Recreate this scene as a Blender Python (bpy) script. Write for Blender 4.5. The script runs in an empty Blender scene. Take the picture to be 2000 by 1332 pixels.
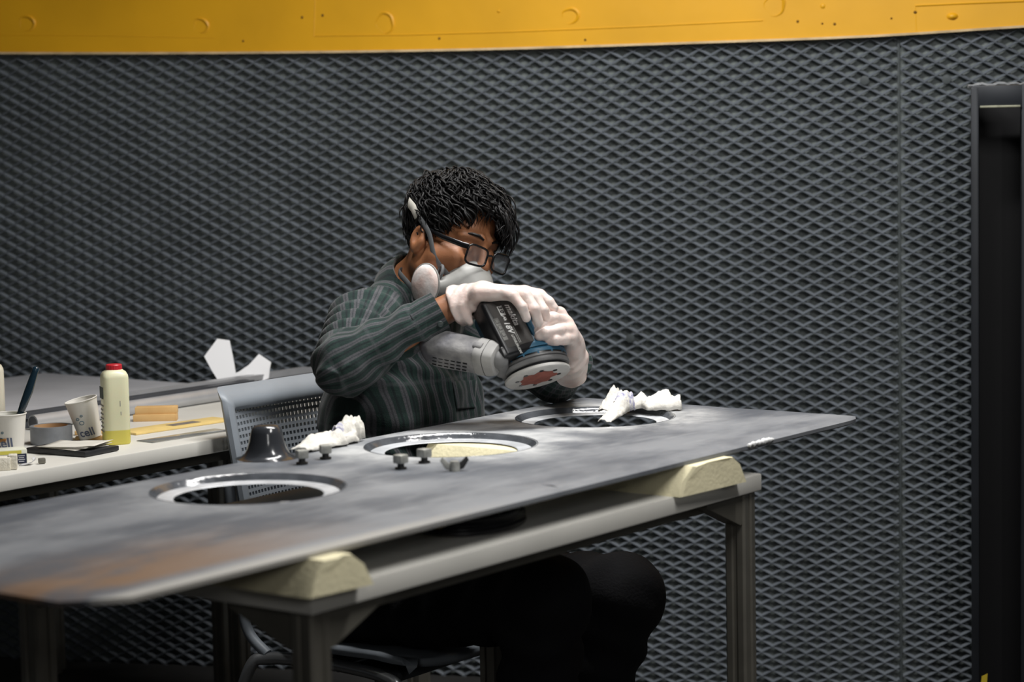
import bpy, bmesh, math, random
import numpy as np
from mathutils import Vector, Matrix
random.seed(4); np.random.seed(4)
scene = bpy.context.scene
COL = scene.collection

# ------------------------------------------------------------------ camera, light, exposure
F = 4300.0; PITCH = math.radians(5.4); ROLL = math.radians(1.2); CAMH = 1.40
_fw = np.array([0, math.cos(PITCH), -math.sin(PITCH)])
_r0 = np.array([1.0, 0, 0]); _u0 = np.cross(_r0, _fw)
_rt = _r0*math.cos(ROLL) - _u0*math.sin(ROLL)
_up = _u0*math.cos(ROLL) + _r0*math.sin(ROLL)
_eye = np.array([0, 0, CAMH])
cd = bpy.data.cameras.new('camera'); cam = bpy.data.objects.new('camera', cd); COL.objects.link(cam)
cd.sensor_width = 36; cd.sensor_fit = 'HORIZONTAL'; cd.lens = F*36/2000
M = Matrix.Identity(4)
for i in range(3):
    M[i][0] = _rt[i]; M[i][1] = _up[i]; M[i][2] = -_fw[i]; M[i][3] = _eye[i]
cam.matrix_world = M
cd.dof.use_dof = True; cd.dof.focus_distance = 4.35; cd.dof.aperture_fstop = 3.6
cd.clip_start = .05
scene.camera = cam

w = bpy.data.worlds.new('world'); scene.world = w; w.use_nodes = True
w.node_tree.nodes['Background'].inputs[0].default_value = (.9, .95, 1.0, 1)
w.node_tree.nodes['Background'].inputs[1].default_value = .022

def area(name, loc, target, power, sx, sy, color=(1, .985, .96)):
    l = bpy.data.lights.new(name, 'AREA'); l.shape = 'RECTANGLE'; l.size = sx; l.size_y = sy
    l.energy = power; l.color = color
    o = bpy.data.objects.new(name, l); COL.objects.link(o); o.location = loc
    d = Vector(target) - Vector(loc); o.rotation_euler = d.to_track_quat('-Z', 'Y').to_euler()
    return o
area('ceiling_light', (.15, 4.15, 2.55), (.15, 4.25, 0), 45, 1.2, .14)
area('ceiling_light', (.80, 2.62, 2.55), (.70, 2.85, 0), 31, .14, 1.2)
area('ceiling_light', (1.4, -2.6, 3.1), (.1, 4.0, .8), 24, .3, 1.2)

scene.view_settings.view_transform = 'Standard'; scene.view_settings.look = 'None'
scene.view_settings.gamma = 1; scene.view_settings.use_curve_mapping = False
scene.view_settings.exposure = 0.0

# ------------------------------------------------------------------ placement helpers (the photograph's camera geometry)
def _ray(px, py): return _fw + _rt*(px-1000)/F - _up*(py-666)/F
def PZ(px, py, z):
    d = _ray(px, py); return _eye + d*((z-CAMH)/d[2])
def PY(px, py, y):
    d = _ray(px, py); return _eye + d*(y/d[1])
SD = np.array([.6, .8, 0.]); ND = np.array([-.8, .6, 0.])      # along the benches / across them
N0 = np.array([-.498, 2.571, 0.])
def SN(s, n, z=0.): return N0 + SD*s + ND*n + np.array([0, 0, z])
FACE = np.array([.8, -.6, 0.])                                   # the way the seated person faces
MSN = Matrix(((SD[0], ND[0], 0, 0), (SD[1], ND[1], 0, 0), (0, 0, 1, 0), (0, 0, 0, 1)))
def V(a): return Vector((float(a[0]), float(a[1]), float(a[2])))
def unit(a): a = np.asarray(a, float); return a/np.linalg.norm(a)

# ------------------------------------------------------------------ materials
def lin(c):
    return tuple((x/12.92 if x <= .04045 else ((x+.055)/1.055)**2.4) for x in [v/255 for v in c[:3]])
def mat(name, rgb, rough=.5, metal=0., var=.0, scale=12., bump=0., bscale=60., spec=.5, coat=0., trans=0., alpha=1., rgb2=None, sss=0.):
    m = bpy.data.materials.new(name); m.use_nodes = True
    nt = m.node_tree; b = nt.nodes['Principled BSDF']
    c = lin(rgb)
    b.inputs['Roughness'].default_value = rough; b.inputs['Metallic'].default_value = metal
    b.inputs['Specular IOR Level'].default_value = spec; b.inputs['Coat Weight'].default_value = coat
    b.inputs['Transmission Weight'].default_value = trans; b.inputs['Alpha'].default_value = alpha
    b.inputs['Base Color'].default_value = (*c, 1)
    if sss: b.inputs['Subsurface Weight'].default_value = sss; b.inputs['Subsurface Radius'].default_value = (.008, .004, .003)
    tc = nt.nodes.new('ShaderNodeTexCoord')
    if var or rgb2:
        nz = nt.nodes.new('ShaderNodeTexNoise'); nz.inputs['Scale'].default_value = scale; nz.inputs['Detail'].default_value = 6
        nt.links.new(tc.outputs['Object'], nz.inputs['Vector'])
        cr = nt.nodes.new('ShaderNodeValToRGB'); cr.color_ramp.elements[0].position = .35; cr.color_ramp.elements[1].position = .65
        c2 = lin(rgb2) if rgb2 else tuple(min(1, x*(1+var)) for x in c)
        c1 = c if rgb2 else tuple(x*(1-var) for x in c)
        cr.color_ramp.elements[0].color = (*c1, 1); cr.color_ramp.elements[1].color = (*c2, 1)
        nt.links.new(nz.outputs['Fac'], cr.inputs['Fac']); nt.links.new(cr.outputs['Color'], b.inputs['Base Color'])
    if bump:
        nb = nt.nodes.new('ShaderNodeTexNoise'); nb.inputs['Scale'].default_value = bscale; nb.inputs['Detail'].default_value = 5
        nt.links.new(tc.outputs['Object'], nb.inputs['Vector'])
        bp = nt.nodes.new('ShaderNodeBump'); bp.inputs['Strength'].default_value = bump; bp.inputs['Distance'].default_value = .01
        nt.links.new(nb.outputs['Fac'], bp.inputs['Height']); nt.links.new(bp.outputs['Normal'], b.inputs['Normal'])
    return m
class G:                                                         # tiny node helper
    def __init__(s, m): s.t = m.node_tree; s.b = s.t.nodes['Principled BSDF']
    def n(s, kind, **kw):
        q = s.t.nodes.new('ShaderNode'+kind)
        for k, v in kw.items():
            if k in q.bl_rna.properties: setattr(q, k, v)
            else: q.inputs[k.replace('_', ' ')].default_value = v
        return q
    def l(s, a, b): s.t.links.new(a, b)
    def math(s, op, a, b=None, clamp=False):
        q = s.t.nodes.new('ShaderNodeMath'); q.operation = op; q.use_clamp = clamp
        for i, v in enumerate((a, b)):
            if v is None: continue
            if hasattr(v, 'links'): s.l(v, q.inputs[i])
            else: q.inputs[i].default_value = v
        return q.outputs[0]
    def smooth(s, v, a, b):
        q = s.t.nodes.new('ShaderNodeMapRange'); q.interpolation_type = 'SMOOTHSTEP'
        s.l(v, q.inputs['Value']); q.inputs['From Min'].default_value = a; q.inputs['From Max'].default_value = b
        return q.outputs['Result']
    def mix(s, f, a, b):
        q = s.t.nodes.new('ShaderNodeMix'); q.data_type = 'RGBA'
        s.l(f, q.inputs['Factor'])
        for k, v in (('A', a), ('B', b)):
            i = [x for x in q.inputs if x.name == k and x.type == 'RGBA'][0]
            if hasattr(v, 'links'): s.l(v, i)
            else: i.default_value = (*lin(v), 1)
        return [x for x in q.outputs if x.type == 'RGBA'][0]

# ------------------------------------------------------------------ object helpers
def mesh_obj(name, verts, faces, m, parent=None, smooth=False, smooth_angle=None):
    me = bpy.data.meshes.new(name); me.from_pydata([tuple(map(float, v)) for v in verts], [], [tuple(int(i) for i in f) for f in faces]); me.update()
    if smooth:
        me.polygons.foreach_set('use_smooth', [True]*len(me.polygons))
        if smooth_angle: me.set_sharp_from_angle(angle=math.radians(smooth_angle))
    o = bpy.data.objects.new(name, me); COL.objects.link(o)
    if m: me.materials.append(m)
    if parent: o.parent = parent
    return o
def bm_obj(name, bm, m, parent=None, smooth=False, smooth_angle=None):
    bmesh.ops.recalc_face_normals(bm, faces=bm.faces)
    me = bpy.data.meshes.new(name); bm.to_mesh(me); bm.free()
    if smooth:
        me.polygons.foreach_set('use_smooth', [True]*len(me.polygons))
        if smooth_angle: me.set_sharp_from_angle(angle=math.radians(smooth_angle))
    o = bpy.data.objects.new(name, me); COL.objects.link(o)
    if m: me.materials.append(m)
    if parent: o.parent = parent
    return o
def empty(name, loc=(0, 0, 0), rot=None):
    o = bpy.data.objects.new(name, None); COL.objects.link(o); o.empty_display_size = .05
    if rot is not None: o.matrix_world = Matrix.Translation(V(loc)) @ rot.to_4x4()
    else: o.location = V(loc)
    return o
def tag(o, label, cat, group=None):
    o['label'] = label; o['category'] = cat
    if group: o['group'] = group
    return o
def struct(o): o['kind'] = 'structure'; return o
def frame3(x, y, z):                                             # matrix with these columns
    return Matrix(((x[0], y[0], z[0]), (x[1], y[1], z[1]), (x[2], y[2], z[2])))

def box(bm, c, s, mtx=None, bevel=0., seg=2):
    r = bmesh.ops.create_cube(bm, size=1.0); vs = r['verts']
    for v in vs: v.co = Vector((v.co.x*s[0], v.co.y*s[1], v.co.z*s[2]))
    if bevel:
        es = list({e for v in vs for e in v.link_edges})
        q = bmesh.ops.bevel(bm, geom=es, offset=bevel, segments=seg, affect='EDGES', profile=.5)
        vs = list({v for f in q['faces'] for v in f.verts} | {v for v in vs if v.is_valid})
    for v in vs:
        v.co += Vector(c)
        if mtx: v.co = mtx @ v.co
    return vs
def boxo(name, c, s, m, parent=None, bevel=0., mtx=None, seg=2):
    bm = bmesh.new(); box(bm, c, s, mtx, bevel, seg)
    return bm_obj(name, bm, m, parent, smooth=bevel > 0, smooth_angle=40)
def lathe_vf(prof, seg=32, cap0=True, cap1=True):
    vs = []; fs = []
    for r, z in prof:
        for k in range(seg):
            a = 2*math.pi*k/seg; vs.append((r*math.cos(a), r*math.sin(a), z))
    for i in range(len(prof)-1):
        for k in range(seg):
            k2 = (k+1) % seg; fs.append((i*seg+k, i*seg+k2, (i+1)*seg+k2, (i+1)*seg+k))
    if cap0: fs.append(tuple(range(seg-1, -1, -1)))
    if cap1: fs.append(tuple((len(prof)-1)*seg+k for k in range(seg)))
    return vs, fs
def lathe(name, prof, m, parent=None, seg=32, mtx=None, cap0=True, cap1=True, ang=40):
    vs, fs = lathe_vf(prof, seg, cap0, cap1)
    if mtx is not None: vs = [tuple(mtx @ Vector(v)) for v in vs]
    return mesh_obj(name, vs, fs, m, parent, True, ang)
def tube_vf(pts, rad, sides=10, closed=False, squash=None, up=None):
    pts = [np.asarray(p, float) for p in pts]; n = len(pts)
    rads = rad if hasattr(rad, '__len__') else [rad]*n
    vs = []; fs = []; prev = None
    for i in range(n):
        a = pts[(i-1) % n] if (closed or i > 0) else pts[i]; b = pts[(i+1) % n] if (closed or i < n-1) else pts[i]
        t = unit(b-a)
        if up is not None: x = unit(np.cross(t, up))
        elif prev is None: x = unit(np.cross(t, [0, 0, 1] if abs(t[2]) < .9 else [1, 0, 0]))
        else: x = unit(prev - t*np.dot(prev, t))
        prev = x; y = np.cross(t, x)
        sx, sy = squash if squash else (1, 1)
        for k in range(sides):
            an = 2*math.pi*k/sides
            vs.append(pts[i] + x*math.cos(an)*rads[i]*sx + y*math.sin(an)*rads[i]*sy)
    m_ = n if closed else n-1
    for i in range(m_):
        j = (i+1) % n
        for k in range(sides):
            k2 = (k+1) % sides; fs.append((i*sides+k, i*sides+k2, j*sides+k2, j*sides+k))
    if not closed:
        fs.append(tuple(range(sides-1, -1, -1))); fs.append(tuple((n-1)*sides+k for k in range(sides)))
    return vs, fs
def tube(name, pts, rad, m, parent=None, sides=10, closed=False, squash=None, up=None, ang=50):
    vs, fs = tube_vf(pts, rad, sides, closed, squash, up)
    return mesh_obj(name, vs, fs, m, parent, True, ang)
def spline(pts, n=8, closed=False):
    P = [np.asarray(p, float) for p in pts]; out = []; k = len(P)
    rng = range(k) if closed else range(k-1)
    for i in rng:
        p0 = P[(i-1) % k] if closed or i > 0 else P[i]; p1 = P[i]; p2 = P[(i+1) % k]; p3 = P[(i+2) % k] if closed or i+2 < k else p2
        for j in range(n):
            t = j/n
            out.append(.5*((2*p1)+(-p0+p2)*t+(2*p0-5*p1+4*p2-p3)*t*t+(-p0+3*p1-3*p2+p3)*t**3))
    if not closed: out.append(P[-1])
    return out
def prism(name, outline, depth, m, parent=None, mtx=None, bevel=0.):
    bm = bmesh.new(); vs = [bm.verts.new((x, y, 0)) for x, y in outline]; f = bm.faces.new(vs)
    r = bmesh.ops.extrude_face_region(bm, geom=[f])
    for v in [g for g in r['geom'] if isinstance(g, bmesh.types.BMVert)]: v.co.z += depth
    if bevel: bmesh.ops.bevel(bm, geom=list(bm.edges), offset=bevel, segments=2, affect='EDGES', profile=.5)
    if mtx is not None: bmesh.ops.transform(bm, matrix=mtx.to_4x4(), verts=bm.verts)
    return bm_obj(name, bm, m, parent, smooth=bevel > 0, smooth_angle=35)
def text_mesh(s, size, shear=0., offset=0., extrude=.0002):
    c = bpy.data.curves.new('t', 'FONT'); c.body = s; c.size = size; c.shear = shear; c.offset = offset; c.extrude = extrude
    c.align_x = 'LEFT'; c.resolution_u = 3
    o = bpy.data.objects.new('t', c); COL.objects.link(o)
    dg = bpy.context.evaluated_depsgraph_get(); me = bpy.data.meshes.new_from_object(o.evaluated_get(dg))
    vs = [np.array(v.co) for v in me.vertices]; fs = [tuple(p.vertices) for p in me.polygons]
    bpy.data.objects.remove(o); bpy.data.curves.remove(c); bpy.data.meshes.remove(me)
    return vs, fs
def noise3(p, sc, seed=0):
    q = np.asarray(p)*sc; o = np.zeros(q.shape[:-1])
    rs = np.random.RandomState(seed)
    for k in range(6):
        d = rs.normal(size=3); d /= np.linalg.norm(d); ph = rs.uniform(0, 6.28); fr = 1+.35*k
        o += np.sin((q@d)*fr*6.28+ph+1.3*np.sin((q@rs.normal(size=3))*3+ph))/(1+.3*k)
    return o/3

# ---- implicit surfaces: smooth unions of tapered limbs, meshed with surface nets
def rc(P, a, b, ra, rb):
    a = np.asarray(a, np.float32); b = np.asarray(b, np.float32); ab = b-a
    t = np.clip(((P-a)@ab)/max(1e-12, float(ab@ab)), 0, 1)
    return np.linalg.norm(P-a-t[..., None]*ab, axis=-1) - (ra+(rb-ra)*t)
def ell(P, c, r, R=None):
    q = P-np.asarray(c, np.float32)
    if R is not None: q = q@np.asarray(R, np.float32)
    r = np.asarray(r, np.float32)
    k0 = np.linalg.norm(q/r, axis=-1); k1 = np.linalg.norm(q/(r*r), axis=-1)
    return k0*(k0-1)/np.maximum(k1, 1e-6)
def smin(a, b, k):
    h = np.clip(.5+.5*(b-a)/k, 0, 1); return b+(a-b)*h-k*h*(1-h)
def smax(a, b, k): return -smin(-a, -b, k)
def surface_nets(f, lo, hi, h):
    lo = np.asarray(lo, float); hi = np.asarray(hi, float)
    n = np.ceil((hi-lo)/h).astype(int)+1
    ax = [lo[i]+h*np.arange(n[i]) for i in range(3)]
    val = np.empty(n, np.float32)
    for i0 in range(0, n[0], 24):
        X, Y, Z = np.meshgrid(ax[0][i0:i0+24], ax[1], ax[2], indexing='ij')
        val[i0:i0+24] = f(np.stack([X, Y, Z], -1).astype(np.float32))
    val[0] = val[-1] = 1; val[:, 0] = val[:, -1] = 1; val[:, :, 0] = val[:, :, -1] = 1
    ins = val < 0
    c = [ins[i:n[0]-1+i, j:n[1]-1+j, k:n[2]-1+k] for i in (0, 1) for j in (0, 1) for k in (0, 1)]
    s = sum(x.astype(np.int8) for x in c); act = (s > 0) & (s < 8)
    idx = -np.ones(act.shape, int); I = np.argwhere(act); idx[act] = np.arange(len(I))
    acc = np.zeros((len(I), 3)); cnt = np.zeros(len(I))
    cor = [(i, j, k) for i in (0, 1) for j in (0, 1) for k in (0, 1)]
    for a in range(8):
        for b in range(a+1, 8):
            d = np.abs(np.array(cor[a])-np.array(cor[b]))
            if d.sum() != 1: continue
            ca, cb = np.array(cor[a]), np.array(cor[b])
            va = val[tuple((I+ca).T)]; vb = val[tuple((I+cb).T)]
            m = (va < 0) != (vb < 0)
            t = np.where(m, va/np.where(m, va-vb, 1), 0)
            acc += np.where(m[:, None], ca+t[:, None]*(cb-ca), 0); cnt += m
    verts = lo + h*(I + acc/cnt[:, None])
    faces = []
    for a in range(3):
        b, c2 = (a+1) % 3, (a+2) % 3
        sl0 = [slice(None)]*3; sl1 = [slice(None)]*3; sl0[a] = slice(0, -1); sl1[a] = slice(1, None)
        v0 = ins[tuple(sl0)]; v1 = ins[tuple(sl1)]
        E = np.argwhere(v0 != v1)
        E = E[(E[:, b] > 0) & (E[:, c2] > 0) & (E[:, b] < n[b]-1) & (E[:, c2] < n[c2]-1)]
        eb = np.zeros(3, int); eb[b] = 1; ec = np.zeros(3, int); ec[c2] = 1
        q = np.stack([idx[tuple((E-eb-ec).T)], idx[tuple((E-ec).T)], idx[tuple(E.T)], idx[tuple((E-eb).T)]], 1)
        fl = v0[tuple(E.T)]
        q[~fl] = q[~fl][:, ::-1]
        faces.append(q)
    faces = np.concatenate(faces); faces = faces[(faces >= 0).all(1)]
    return verts, faces
def sdf_obj(name, f, lo, hi, h, m, parent=None, smooth_it=1):
    v, fc = surface_nets(f, lo, hi, h)
    if smooth_it:
        nb = np.zeros_like(v); ct = np.zeros(len(v))
        for it in range(smooth_it):
            nb[:] = 0; ct[:] = 0
            for i in range(4):
                np.add.at(nb, fc[:, i], v[fc[:, (i+1) % 4]]); np.add.at(ct, fc[:, i], 1)
            v = v*.5 + .5*nb/np.maximum(ct, 1)[:, None]
    me = bpy.data.meshes.new(name)
    me.vertices.add(len(v)); me.vertices.foreach_set('co', v.astype(np.float32).ravel())
    me.loops.add(fc.size); me.loops.foreach_set('vertex_index', fc.astype(np.int32).ravel())
    me.polygons.add(len(fc)); me.polygons.foreach_set('loop_start', np.arange(0, fc.size, 4, dtype=np.int32))
    me.update(calc_edges=True); me.validate()
    me.polygons.foreach_set('use_smooth', [True]*len(me.polygons))
    o = bpy.data.objects.new(name, me); COL.objects.link(o)
    if m: me.materials.append(m)
    if parent: o.parent = parent
    return o
# ================================================================== THE SETTING
WX = np.array([.9707, -.2402, 0.]); WN = np.array([.2402, .9707, 0.]); W0 = np.array([1.188, 5.274, 0.])
WM = Matrix(((WX[0], WN[0], 0, W0[0]), (WX[1], WN[1], 0, W0[1]), (0, 0, 1, 0), (0, 0, 0, 1)))
def WA(px, py, depth=0.):                                        # where a sight line meets the wall: (along, height)
    d = _ray(px, py); t = ((W0+WN*depth-_eye)@WN)/(d@WN); q = _eye+d*t-W0
    return float(q@WX), float(q[2])
m_floor = mat('floor_concrete', (46, 45, 44), .8, var=.35, scale=3, bump=.15)
ZF = 0.0                                                         # floor level
fl = struct(boxo('floor', (0, 3, ZF-.05), (9, 12, .1), m_floor))

m_back = mat('dark_wall_paint', (112, 119, 118), .75, var=.18, scale=5, bump=.3, bscale=25)
wb = struct(boxo('wall_back', (-2.2, .042, .85), (9.6, .06, 1.9), m_back)); wb.matrix_world = WM
m_mesh = mat('grey_steel_mesh', (100, 106, 113), .6, .0, var=.12, scale=9)
m_seam = mat('mesh_edge_bar', (70, 76, 78), .6, .1, var=.1)
def expanded(name, a0, a1, z0, z1, lwd=.0553, swd=.0303, wid=.0098, tau=math.radians(60), th=.0018, ph=0.):
    vs = []; fs = []
    hw = lwd/2; sl = swd/lwd
    def line(sign, c):
        # points (a, z) with z = sign*sl*(a-a0) + c
        lo, hi = a0, a1
        ta, tb = (z0-c)/(sign*sl)+a0, (z1-c)/(sign*sl)+a0
        lo = max(lo, min(ta, tb)); hi = min(hi, max(ta, tb))
        if hi-lo < .004: return
        t = unit([1, sign*sl]); p = np.array([-t[1], t[0]])
        wv = np.array([p[0]*math.cos(tau), math.sin(tau), p[1]*math.cos(tau)])*wid/2
        tv = np.cross([t[0], 0, t[1]], unit(wv))*th/2
        b = len(vs)
        for a in (lo, hi):
            q = np.array([a, -.002, sign*sl*(a-a0)+c])
            for sg, tg in ((-1, -1), (1, -1), (1, 1), (-1, 1)): vs.append(q+wv*sg+tv*tg)
        for k in range(4): fs.append((b+k, b+(k+1) % 4, b+4+(k+1) % 4, b+4+k))
    k0 = int((a1-a0)*sl/swd)+2; kn = int((z1-z0)/swd)+2
    for k in range(-k0, kn+1): line(1, z0+k*swd+ph)
    for k in range(-1, kn+k0+1): line(-1, z0+k*swd+ph)
    o = mesh_obj(name, vs, fs, m_mesh, wb); o['kind'] = 'stuff'; return o
aS = WA(1757, 650)[0]
expanded('expanded_mesh_panel', -6.9, aS-.004, ZF, 1.72, ph=.004)
expanded('expanded_mesh_panel', aS+.006, 2.4, ZF, 1.72, ph=.017)
for k, (px, py) in enumerate(((1689, 157), (1849, 155), (1232, 660))):
    a, z = WA(px, py)
    lathe('screw_head', [(.011, 0), (.011, .003), (.005, .004)], m_seam, wb, 14, Matrix.Translation((a, -.005, z)) @ Matrix.Rotation(math.pi/2, 4, 'X'))
boxo('mesh_edge_bar', (aS, .006, .815), (.005, .008, 1.81), m_seam, wb)

# yellow painted concrete band above, its lower edge sagging a little in the middle
m_yel = mat('yellow_painted_concrete', (226, 166, 22), .5, var=.08, scale=3.0, bump=.12, bscale=9)
m_yed = mat('bare_concrete_edge', (205, 180, 140), .8, var=.2, scale=20)
edge = [WA(px, py, -.02) for px, py in ((-500, 103), (0, 105), (350, 105), (700, 102), (1000, 96), (1350, 85), (1700, 72), (2000, 53), (2300, 36))]
edge = [(-7.0, edge[0][1])]+edge+[(2.6, edge[-1][1]+.01)]          # the band runs on past the picture
edge = spline([(a, z, 0) for a, z in edge], 4)
vs = []; fs = []
for a, z, _ in edge: vs += [(a, -.02, z), (a, -.02, 2.6), (a, .03, z+.0), (a, .03, 2.6)]
for i in range(len(edge)-1):
    b = i*4; fs += [(b, b+4, b+5, b+1), (b, b+2, b+6, b+4), (b+2, b+3, b+7, b+6), (b+1, b+5, b+7, b+3)]
fs += [(0, 1, 3, 2), (len(vs)-4, len(vs)-2, len(vs)-1, len(vs)-3)]
wy = struct(mesh_obj('wall_upper', vs, fs, m_yel)); wy.matrix_world = WM
vs = []; fs = []
for a, z, _ in edge: vs += [(a, -.0225, z-.001), (a, -.0225, z+.0045), (a, .01, z-.001), (a, .01, z+.0045)]
for i in range(len(edge)-1):
    b = i*4; fs += [(b, b+4, b+5, b+1), (b, b+2, b+6, b+4), (b+1, b+5, b+7, b+3)]
tr = struct(mesh_obj('trim_1', vs, fs, m_yed)); tr.matrix_world = WM
m_yd = mat('chipped_concrete', (120, 84, 18), .85, var=.3, scale=40)
for px, py, r in ((52, 46, .021), (392, 50, .019), (752, 45, .023), (1113, 32, .020), (1513, 10, .024)):
    a, z = WA(px, py, -.02)                                      # formwork tie plugs: shallow raised rings
    pts = [(a+r*math.cos(t)*(1+.1*math.sin(3*t+px)), -.0195, z+r*math.sin(t)*(1+.12*math.sin(2*t+px))) for t in np.linspace(0, 6.283, 25)[:-1]]
    tube('tie_hole_ring', pts, [.0028+.0022*math.sin(i*.26+1) for i in range(24)], m_yel, wy, 6, True)
for px, py, r in ((1607, 12, .007), (1558, 42, .004), (1630, 47, .004), (590, 34, .004), (630, 30, .004), (974, 22, .005), (858, 75, .004), (475, 80, .0035), (1788, 24, .004), (1741, 36, .003), (1143, 78, .0035), (1606, 46, .003), (1787, 24, .004)):
    a, z = WA(px, py, -.02)
    lathe('chip', [(r*.2, .0035), (r*.6, .0025), (r, 0)], m_yd if r < .0045 else m_yel, wy, 9, Matrix.Translation((a, -.0195, z)) @ Matrix.Rotation(math.pi/2, 4, 'X'), cap0=True, cap1=False)
a, z = WA(1860, 32, -.02)
lathe('plaster_blob', [(.002, .009), (.006, .007), (.009, .003), (.011, 0)], m_yel, wy, 14, Matrix.Translation((a, -.0195, z)) @ Matrix.Rotation(math.pi/2, 4, 'X') @ Matrix.Diagonal((1.3, .8, 1, 1)), cap1=False)
def ridge(pts, r=.0022):
    q = [WA(px, py, -.02) for px, py in pts]; tube('formwork_ridge', [(a, -.0195, z) for a, z in q], r, wy.data.materials[0], wy, 6)
ridge([(615, 70), (800, 68), (1000, 62), (1250, 52), (1490, 40)]); ridge([(615, 0), (613, 72)], .0015)
ridge([(1788, 11), (1870, 7), (2000, 2)], .003); ridge([(0, 68), (200, 70), (420, 74)], .0014)
ridge([(1788, 14), (1790, 62)], .001)

# dark steel channel column at the right
m_col = mat('dark_painted_steel', (34, 37, 42), .45, .3, var=.2, scale=6)
m_colin = mat('black_steel', (14, 14, 17), .6, .2)
cx0 = PY(1895, 800, 4.93)[0]
col = empty('steel_column', (cx0, 4.93, ZF))
CR = Matrix.Rotation(math.radians(-12), 4, 'Z')
ct = PY(1900, 165, 4.93)[2]                                       # its cut top, about 1.5 m up
boxo('flange', (.011, .09, ct/2-.003), (.018, .18, ct-.006), m_col, col, .003, CR)
boxo('flange', (.122, .09, ct/2), (.020, .18, ct), m_col, col, .003, CR)
boxo('web', (.067, .172, ct/2-.005), (.10, .013, ct-.01), m_colin, col, 0, CR)
boxo('header_plate', (.060, .006, ct-.028), (.110, .011, .050), m_col, col, .002, CR)
boxo('bracket_plate', (.066, .050, ct-.050), (.088, .11, .005), mat('worn_steel_edge', (150, 150, 130), .5, .3, var=.3, scale=30), col, .001, CR)
pts = [(-.002+k*.0095+random.uniform(-.002, .002), .004, ct-.002+random.uniform(-.002, .003)) for k in range(15)]
tube('rough_cut_edge', pts, [.0035+random.uniform(0, .0025) for _ in pts], mat('dusty_grey', (120, 122, 124), .9, var=.3, scale=50), col, 6)
zt = PY(1922, 1332, 4.93)[2]
prism('warning_tape', [(0, 0), (.014, 0), (.016, .032), (.003, .026)], .0015, mat('yellow_tape', (190, 165, 40), .6), col, Matrix.Translation((.022, -.002, zt-.012)) @ Matrix.Rotation(math.pi/2, 4, 'X'))
tag(col, 'dark steel channel column standing in front of the mesh wall', 'column')
# ================================================================== WORK TABLES
m_lam = mat('light_grey_laminate', (214, 212, 205), .45, var=.05, scale=6)
m_edge = mat('laminate_edge', (178, 176, 165), .5, var=.06, scale=8)
m_leg = mat('brushed_steel_leg', (150, 146, 136), .38, .75, var=.12, scale=14)
m_brk = mat('grey_bracket', (120, 117, 108), .5, .5, var=.1)
m_gtop = mat('grey_dusty_top', (184, 185, 190), .6, var=.07, scale=7)
TT = .797; TN0 = np.array([-.448, 2.314, 0.])                     # bench height and the benches' common origin
def TSN(s, n, z=0.): return TN0 + SD*s + ND*n + np.array([0, 0, z])
def table(name, s0, s1, n0, n1, top_m, label, legs=((0, 0), (1, 0), (0, 1), (1, 1)), gussets=True):
    t = empty(name, TN0); t.matrix_world = Matrix.Translation(V(TN0)) @ MSN
    boxo('tabletop', ((s0+s1)/2, (n0+n1)/2, TT-.015), (s1-s0, n1-n0, .030), top_m, t, .003)
    for sg, nn in ((0, n0+.02), (1, n1-.02)):
        boxo('apron', ((s0+s1)/2, nn+.03*(1-2*sg), TT-.040), (s1-s0-.2, .018, .030), m_brk, t)
    for i, j in legs:
        x = s0+.030 if i == 0 else s1-.026; y = n0+.030 if j == 0 else n1-.030
        bm = bmesh.new()                                          # square tube with rounded corners and a groove down each face
        a = .0205; g = .0037; pr = []
        for q in range(4):
            for u, v in ((-a+.004, -a), (-g-.002, -a), (-g, -a+.003), (g, -a+.003), (g+.002, -a), (a-.004, -a), (a, -a+.004)):
                c, s_ = math.cos(q*math.pi/2), math.sin(q*math.pi/2); pr.append((x+u*c-v*s_, y+u*s_+v*c))
        b0 = [bm.verts.new((u, v, ZF+.012)) for u, v in pr]; b1 = [bm.verts.new((u, v, TT-.030)) for u, v in pr]
        k = len(pr)
        for q in range(k): bm.faces.new((b0[q], b0[(q+1) % k], b1[(q+1) % k], b1[q]))
        bm.faces.new(b0); bm.faces.new(b1)
        lg = bm_obj('leg', bm, m_leg, t)
        lathe('foot', [(.018, 0), (.02, .004), (.012, .014)], m_brk, lg, 14, Matrix.Translation((x, y, ZF)))
        if gussets:
            dx = 1 if i == 0 else -1; dy = 1 if j == 0 else -1
            for ax in (0, 1):
                bm = bmesh.new(); ln = .135
                P = [(.0, 0), (ln, 0), (ln, -.010), (.027, -.055), (0, -.055)]
                fr = []
                for off in (-.017, .017):
                    for d, z in P:
                        u, v = (x+dx*d, y+off) if ax == 0 else (x+off, y+dy*d)
                        fr.append(bm.verts.new((u, v, TT-.030+z)))
                n = len(P)
                bm.faces.new(fr[:n]); bm.faces.new(fr[n:])
                for q in range(n): bm.faces.new((fr[q], fr[(q+1) % n], fr[n+(q+1) % n], fr[n+q]))
                bm_obj('corner_bracket', bm, m_brk, t)
    return tag(t, label, 'table')
table('work_table', .555, 1.7325, .198, .81, m_lam, 'light grey work table carrying the grey panel on foam blocks')
table('work_table', .495, 2.277, 1.386, 2.0115, m_lam, 'white work table behind the chair, covered with bottles and cups', gussets=False)
table('work_table', .675, 2.290, 2.0205, 2.70, m_gtop, 'grey topped table against the mesh wall, behind the metal bars', legs=((1, 0), (1, 1)), gussets=False)

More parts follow.
